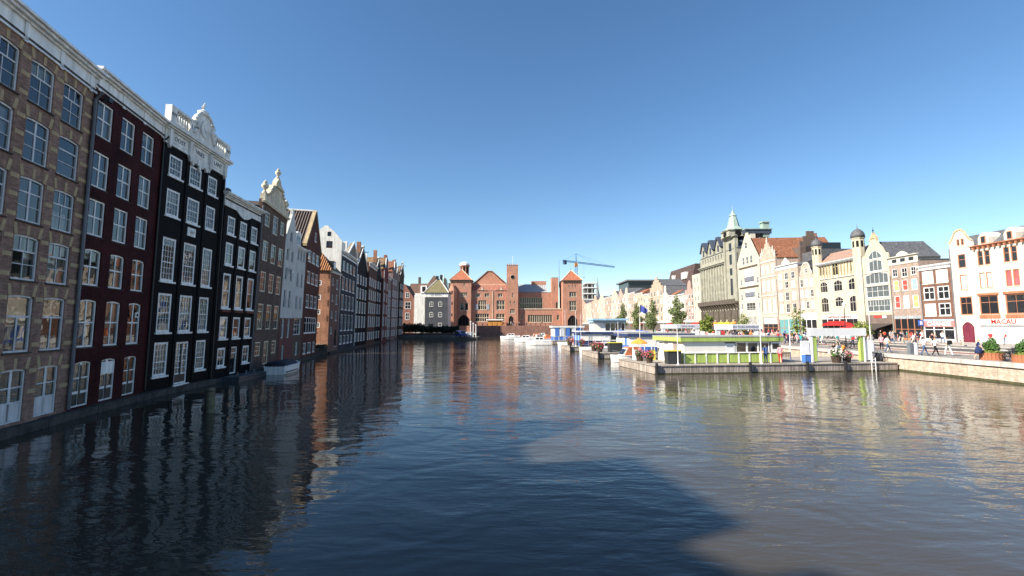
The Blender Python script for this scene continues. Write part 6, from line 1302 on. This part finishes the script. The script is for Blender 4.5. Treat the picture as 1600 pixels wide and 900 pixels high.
# street furniture on the quay
wb = thing('litter_bin', 'tall pale litter bin with dark box on the quay pavement', 'bin', (38.35, 44.0, GZ + .012)); MB().lathe([(.24, 0), (.24, 1.0), (.26, 1.02), (.26, 1.12)], 14, (.3, 0, 0)).build('drum', GREYW, wb); MB().lathe([(.2, 1.12), (.2, 1.2)], 12, (.3, 0, 0)).build('opening', BLACKM, wb); MB().box(-.28, .02, -.2, .2, 0, 1.1).build('side_box', M('slate_box', (.14, .16, .18)), wb)
TERR = M('planter_wood', (.36, .14, .075), .8, .22, 3)
def planter(label, loc):
    p = thing('planter', label, 'planter', loc, 0, 'wooden planters on the quay'); n = 22
    for i in range(n):
        a_ = 2 * math.pi * i / n; MB().box(-.098, .098, -.03, .03, 0, .58).build('stave', TERR, p, loc=(.72 * math.cos(a_), .72 * math.sin(a_), 0), rot=(R(-6) * 0, 0, a_ + math.pi / 2))
    MB().lathe([(.7, .02), (.7, .46)], 20).build('soil', M('soil', (.06, .04, .03)), p)
    leafy('ground_plants', LF2, p, [((0, 0, .6), (.68, .68, .18))], .09, 420); leafy('shrub', LF4, p, [((0, 0, 1.0), (.5, .5, .45)), ((.1, .05, 1.4), (.3, .3, .4)), ((-.16, .1, 1.15), (.36, .34, .36))], .085, 1500); MB().tube([(0, 0, .4), (0, 0, 1.5)], .04, 6).build('stem', BARK, p)
planter('round wooden planter with bushy shrub by the person in blue', (38.7, 37.0, GZ + .012)); planter('round wooden planter with shrub beyond the parked bicycles', (38.4, 34.3, GZ + .012))

# ------------------------------------------------------------------ bicycles and scooter
def make_bike():
    b_ = thing('bicycle', 'dark bicycle parked on the quay', 'bicycle', (0, 0, 0)); fm_ = M('bike_frame', (.03, .03, .035), .4, 0)
    for x in (0, 1.05):
        w_ = MB(); n = 18
        w_.tube([(.34 * math.cos(2 * math.pi * i / n), 0, .34 * math.sin(2 * math.pi * i / n)) for i in range(n + 1)], .02, 5, False); o = w_.build('wheel', TYRE, b_, loc=(x, 0, .36))
        sp = MB(); [sp.tube([(0, 0, 0), (.33 * math.cos(k * .785), 0, .33 * math.sin(k * .785))], .005, 3, False) for k in range(8)]; sp.build('spokes', LEAD, o)['kind'] = 'stuff'
    f = MB()
    for p, q in (((0, 0, .36), (.42, 0, .32)), ((.42, 0, .32), (.28, 0, .85)), ((.28, 0, .8), (.85, 0, .82)), ((.42, 0, .32), (.86, 0, .72)), ((0, 0, .36), (.29, 0, .75)), ((.82, 0, 1.0), (1.05, 0, .36))): f.tube([p, q], .02, 5)
    f.build('frame', fm_, b_); MB().tube([(.80, -.28, 1.02), (.86, -.2, 1.05), (.83, 0, 1.03), (.86, .2, 1.05), (.80, .28, 1.02)], .016, 5).build('handlebar', LEAD, b_); MB().box(.15, .4, -.07, .07, .88, .93).build('saddle', BLACKM, b_); MB().box(-.3, .15, -.08, .08, .74, .77).build('luggage_rack', LEAD, b_)
    return b_
bk0 = make_bike(); rnd = random.Random(5); spots = []
for i in range(7): spots.append((39.8 + rnd.uniform(-.4, .4), 52.5 + i * .75, GZ, rnd.uniform(-.3, .3), 'bicycle parked on the quay behind the lime green gate'))
for i in range(8): spots.append((42.6 + rnd.uniform(-.3, .3), 64 + i * .7, GZ, rnd.uniform(-.3, .3) + .2, 'bicycle in the row parked before the pink brick house'))
for i in range(3): spots.append((38.1 + i * .2, 35.3 + i * .3, GZ, rnd.uniform(-.5, .2), 'bicycle lying between the two wooden planters'))
for i in range(6): spots.append((-16.5 + i * .8, 148 + rnd.uniform(-.3, .3), .8, rnd.uniform(.2, 1.2), 'bicycle leaning at the car landing below the exchange'))
for i in range(5): spots.append((35.0 + i * .3, 45 + i * .6, .78, rnd.uniform(-.8, .8), 'bicycle parked at the end of the green kiosk landing'))
for i in range(16): spots.append((45.0 + rnd.uniform(-.6, .6), 70 + i * .8, GZ, rnd.uniform(-.4, .5), 'bicycle in the long row by the cycle path'))
for i in range(8): spots.append((61.8 + rnd.uniform(-.3, .3), 88 + i * .9, GZ + .11, rnd.uniform(-.4, .5), 'bicycle parked outside the twin turret building'))
for i, (x, y, z, rz, lab) in enumerate(spots):
    if i == 0: bk0.location = (x, y, z); bk0.rotation_euler = (0, 0, rz); bk0['label'] = lab; bk0['group'] = lab.replace('bicycle', 'bicycles', 1)
    else: dup(bk0, (x, y, z), rz, lab, lab.replace('bicycle', 'bicycles', 1))
sct = thing('scooter', 'black motor scooter parked on the street behind the planters', 'scooter', (43.6, 39.6, GZ), R(-20))
for x in (0, 1.25):
    w_ = MB().lathe([(.14, -.06), (.25, -.05), (.25, .05), (.14, .06)], 14).build('wheel', TYRE, sct, loc=(x, 0, .25), rot=(R(90), 0, 0))
MB().prism([(-.25, .35), (.5, .3), (.95, .3), (1.15, .55), (1.1, .95), (1.0, .98), (.85, .45), (.5, .45), (.45, .72), (-.3, .75)], -.16, .16).build('body', M('scooter_black', (.02, .02, .025), .3, 0), sct); MB().box(-.28, .48, -.14, .14, .76, .86).build('seat', BLACKM, sct); MB().tube([(1.0, -.32, 1.08), (1.06, 0, 1.0), (1.0, .32, 1.08)], .025, 6).build('handlebar', BLACKM, sct); MB().lathe([(.07, -.03), (.07, .03)], 10).build('headlight', SIGNW, sct, loc=(1.17, 0, .88), rot=(0, R(90), 0))

# ------------------------------------------------------------------ people: one skinned body per pose, dressed by material zones
SKIN = M('skin', (.52, .32, .23), .6, .05)
def body_mesh(pose):
    J = dict(pel=(0, 0, .95), waist=(0, .0, 1.12), chest=(0, -.01, 1.32), neck=(0, 0, 1.47), head0=(0, -.02, 1.56), head1=(0, -.03, 1.7),
             shl=(.17, 0, 1.40), shr=(-.17, 0, 1.40), ell=(.23, .03, 1.13), elr=(-.23, .03, 1.13), wrl=(.24, -.06, .9), wrr=(-.24, -.06, .9), hal=(.235, -.09, .8), har=(-.235, -.09, .8),
             hil=(.09, 0, .92), hir=(-.09, 0, .92), knl=(.1, -.02, .5), knr=(-.1, -.02, .5), anl=(.1, .03, .08), anr=(-.1, .03, .08), tol=(.11, -.15, .035), tor=(-.11, -.15, .035))
    if pose == 'walk': J.update(knl=(.1, -.2, .53), anl=(.1, -.3, .09), tol=(.11, -.48, .06), knr=(-.1, .08, .5), anr=(-.1, .3, .14), tor=(-.11, .15, .04), ell=(.23, .14, 1.15), wrl=(.23, .16, .92), hal=(.22, .15, .83), elr=(-.23, -.08, 1.14), wrr=(-.22, -.24, .98), har=(-.21, -.3, .92))
    if pose == 'hold': J.update(ell=(.24, -.02, 1.14), wrl=(.12, -.26, 1.18), hal=(.06, -.33, 1.2), elr=(-.24, -.02, 1.14), wrr=(-.12, -.26, 1.14), har=(-.05, -.32, 1.16), tol=(.14, -.14, .035))
    if pose == 'sit':
        for k in list(J):
            x, y, z = J[k]
            if k[:2] not in ('kn', 'an', 'to'): J[k] = (x, y, z - .42)
        J.update(knl=(.12, -.44, .5), knr=(-.12, -.44, .5), anl=(.12, -.42, .08), anr=(-.12, -.42, .08), tol=(.12, -.6, .035), tor=(-.12, -.6, .035), wrl=(.2, -.2, .62), hal=(.15, -.3, .6), wrr=(-.2, -.2, .62), har=(-.15, -.3, .6), ell=(.25, .0, .74), elr=(-.25, .0, .74))
    E_ = [('pel', 'waist'), ('waist', 'chest'), ('chest', 'neck'), ('neck', 'head0'), ('head0', 'head1'), ('chest', 'shl'), ('shl', 'ell'), ('ell', 'wrl'), ('wrl', 'hal'), ('chest', 'shr'), ('shr', 'elr'), ('elr', 'wrr'), ('wrr', 'har'), ('pel', 'hil'), ('hil', 'knl'), ('knl', 'anl'), ('anl', 'tol'), ('pel', 'hir'), ('hir', 'knr'), ('knr', 'anr'), ('anr', 'tor')]
    RAD = dict(pel=(.15, .11), waist=(.135, .1), chest=(.17, .115), neck=(.06, .06), head0=(.085, .095), head1=(.08, .095), sh=(.075, .075), el=(.05, .05), wr=(.036, .036), ha=(.04, .03), hi=(.1, .1), kn=(.065, .065), an=(.045, .045), to=(.04, .03))
    ks = list(J); me = bpy.data.meshes.new('b'); me.from_pydata([J[k] for k in ks], [(ks.index(a), ks.index(b)) for a, b in E_], []); me.update()
    o = bpy.data.objects.new('b', me); COL.objects.link(o)
    sk = o.modifiers.new('s', 'SKIN'); sk.use_smooth_shade = True
    for i, k in enumerate(ks):
        v = me.skin_vertices[0].data[i]; v.radius = RAD.get(k, RAD.get(k[:2])); v.use_root = k == 'pel'
    ss = o.modifiers.new('d', 'SUBSURF'); ss.levels = 1; ss.render_levels = 1
    dg = bpy.context.evaluated_depsgraph_get(); out = bpy.data.meshes.new_from_object(o.evaluated_get(dg)); bpy.data.objects.remove(o)
    return out, J
POSES = {p: body_mesh(p) for p in ('stand', 'walk', 'hold', 'sit')}
CL = dict(white=(.75, .74, .72), black=(.02, .02, .022), navy=(.03, .045, .12), blue=(.08, .16, .38), red=(.45, .04, .05), grey=(.25, .25, .26), beige=(.5, .42, .32), green=(.05, .3, .22), orange=(.7, .25, .05), pink=(.6, .3, .33), teal=(.05, .32, .32), jeans=(.07, .11, .2), yellow=(.65, .5, .1), purple=(.2, .08, .22))
HAIRC = dict(dark=(.02, .015, .012), brown=(.08, .045, .025), blond=(.36, .25, .12), grey=(.3, .29, .28))
PM = {}
def person(label, loc, rz, pose, shirt, legs, hair='dark', dress=False, h=1.0, bag=None, group=None, shorts=False):
    key = (pose, shirt, legs, hair, dress, shorts)
    if key not in PM:
        src, J = POSES[pose]; me = src.copy(); me.materials.clear()
        for m_ in (SKIN, M('cloth_' + shirt, CL[shirt], .85, .12, 6), M('cloth_' + legs, CL[legs], .85, .12, 6), M('hair_' + hair, HAIRC[hair], .7, .1), M('shoe', (.05, .04, .04), .6, 0)): me.materials.append(m_)
        z0 = J['pel'][2]; idx = []
        for p in me.polygons:
            c = p.center; zz = c.z - z0; mi = 0
            if zz > .53: mi = 3 if (zz > .70 or (c.y > J['head0'][1] + .02 and zz > .58)) else 0
            elif abs(c.x) > .19 and zz < .25 or (pose == 'hold' and c.y < -.14 and zz > .05): mi = 0
            elif zz > -.02: mi = 1
            else: mi = 2
            if c.z < .1: mi = 4
            if mi == 2 and shorts and c.z < .52: mi = 0
            if dress and -.42 < zz < .5 and mi in (1, 2): mi = 1
            if dress and zz < -.42 and c.z > .1: mi = 0
            idx.append(mi)
        me.polygons.foreach_set('material_index', idx); PM[key] = me
    p = thing('person', label, 'person', loc, rz, group); p.scale = (h, h, h)
    link('body', PM[key], p)
    if dress:
        z0 = POSES[pose][1]['pel'][2]; MB().lathe([(.15, z0 + .12), (.2, z0 - .05), (.27, z0 - .42), (.25, z0 - .42)], 12).build('skirt', MATS['cloth_' + shirt], p, True)
    if bag: MB().box(-.15, .15, .1, .27, 1.05, 1.42).build('backpack', M('cloth_' + bag, CL[bag], .85, .1), p)
    return p
GQ = GZ + .012
person('person in white shirt and jeans walking with companions on the quay', (37.9, 42.2, GQ), R(70), 'walk', 'white', 'jeans', 'dark')
person('person in white top and black trousers walking beside the jeans wearer', (38.75, 42.0, GQ), R(75), 'walk', 'white', 'black', 'blond', h=.96)
person('person in white trousers carrying a black backpack on the quay', (39.6, 41.6, GQ), R(170), 'walk', 'white', 'white', 'brown', bag='black')
person('blond person in short blue dress walking past the planter', (37.75, 37.1, GQ), R(40), 'walk', 'navy', 'navy', 'blond', dress=True, h=.98)
person('person in white top and jeans striding near the litter bin', (38.0, 46.4, GQ), R(75), 'walk', 'white', 'jeans', 'dark'); person('person in yellow top walking behind the litter bin', (39.4, 48.0, GQ), R(100), 'walk', 'yellow', 'beige', 'blond', h=.85)
person('person in white shirt and black trousers standing inside the gate', P1.matrix_basis @ Vector((20.3, 2.3, .76)), R(-70), 'hold', 'white', 'black', 'dark', h=1.04); person('person in orange jacket talking inside the gate', P1.matrix_basis @ Vector((21.1, 2.6, .76)), R(90), 'hold', 'orange', 'black', 'brown', h=1.02)
person('person in black standing behind the two talkers in the gate', P1.matrix_basis @ Vector((20.8, 3.4, .76)), R(0), 'stand', 'black', 'black', 'dark'); person('person in red top sitting by bicycles at the landing end', (36.0, 46.3, .8), R(60), 'sit', 'red', 'grey', 'dark')
person('person in blue shirt standing at the green kiosk window', P1.matrix_basis @ Vector((11.2, .7, .76)), R(180), 'stand', 'blue', 'navy', 'grey'); person('person in pink top standing at the green kiosk door', P1.matrix_basis @ Vector((12.6, .6, .76)), R(160), 'stand', 'pink', 'red', 'brown')
rnd = random.Random(11); tops = list(CL)[:9] + ['pink', 'teal', 'white', 'white', 'red', 'white']; lg = ['jeans', 'black', 'beige', 'navy', 'grey', 'white']
zones = [('passing the exchange office', 15, (62.5, 69), (70.5, 80)), ('in front of the orange shopfront', 6, (62, 69.5), (80, 87)), ('by the dark shop awning', 9, (63, 69.5), (86, 94)), ('outside the twin turret building', 8, (62, 69.5), (94, 108)), ('before the pink houses', 12, (61, 69.5), (108, 132)), ('behind the lime green landing', 10, (38.5, 42.5), (50, 68)), ('near the gate with grey sign', 14, (38, 42.8), (68, 92)), ('on the quay under the poplars', 16, (38, 42.8), (92, 130)), ('below the grey stone building', 8, (60, 69), (140, 172)), ('on the brick terrace', 10, (-12, 12), (180.5, 183.5)), ('along the long row of bicycles', 12, (41, 46), (64, 84)), ('crossing the tram lane', 9, (47, 60), (62, 92)), ('outside the ivory building', 7, (55, 69), (60, 70))]
seen = {}
for zn, n, (xa, xb), (ya, yb) in zones:
    for i in range(n):
        a_, b_ = rnd.choice(tops), rnd.choice(lg); pose = rnd.choice(('walk', 'walk', 'stand', 'hold'))
        lab = 'person in %s top and %s %s %s' % (a_, 'jeans' if b_ == 'jeans' else b_ + ' trousers', {'walk': 'walking', 'stand': 'standing', 'hold': 'waiting'}[pose], zn)
        x = rnd.uniform(xa, xb); z = 4.1 if 'terrace' in zn else GZ + (.11 if x > 60 else .012)
        person(lab, (x, rnd.uniform(ya, yb), z), rnd.uniform(0, 6.28), pose, a_, b_, rnd.choice(list(HAIRC)), h=rnd.uniform(.92, 1.05), bag=rnd.choice((None, None, None, 'black', 'red', 'navy')), group='people ' + zn)
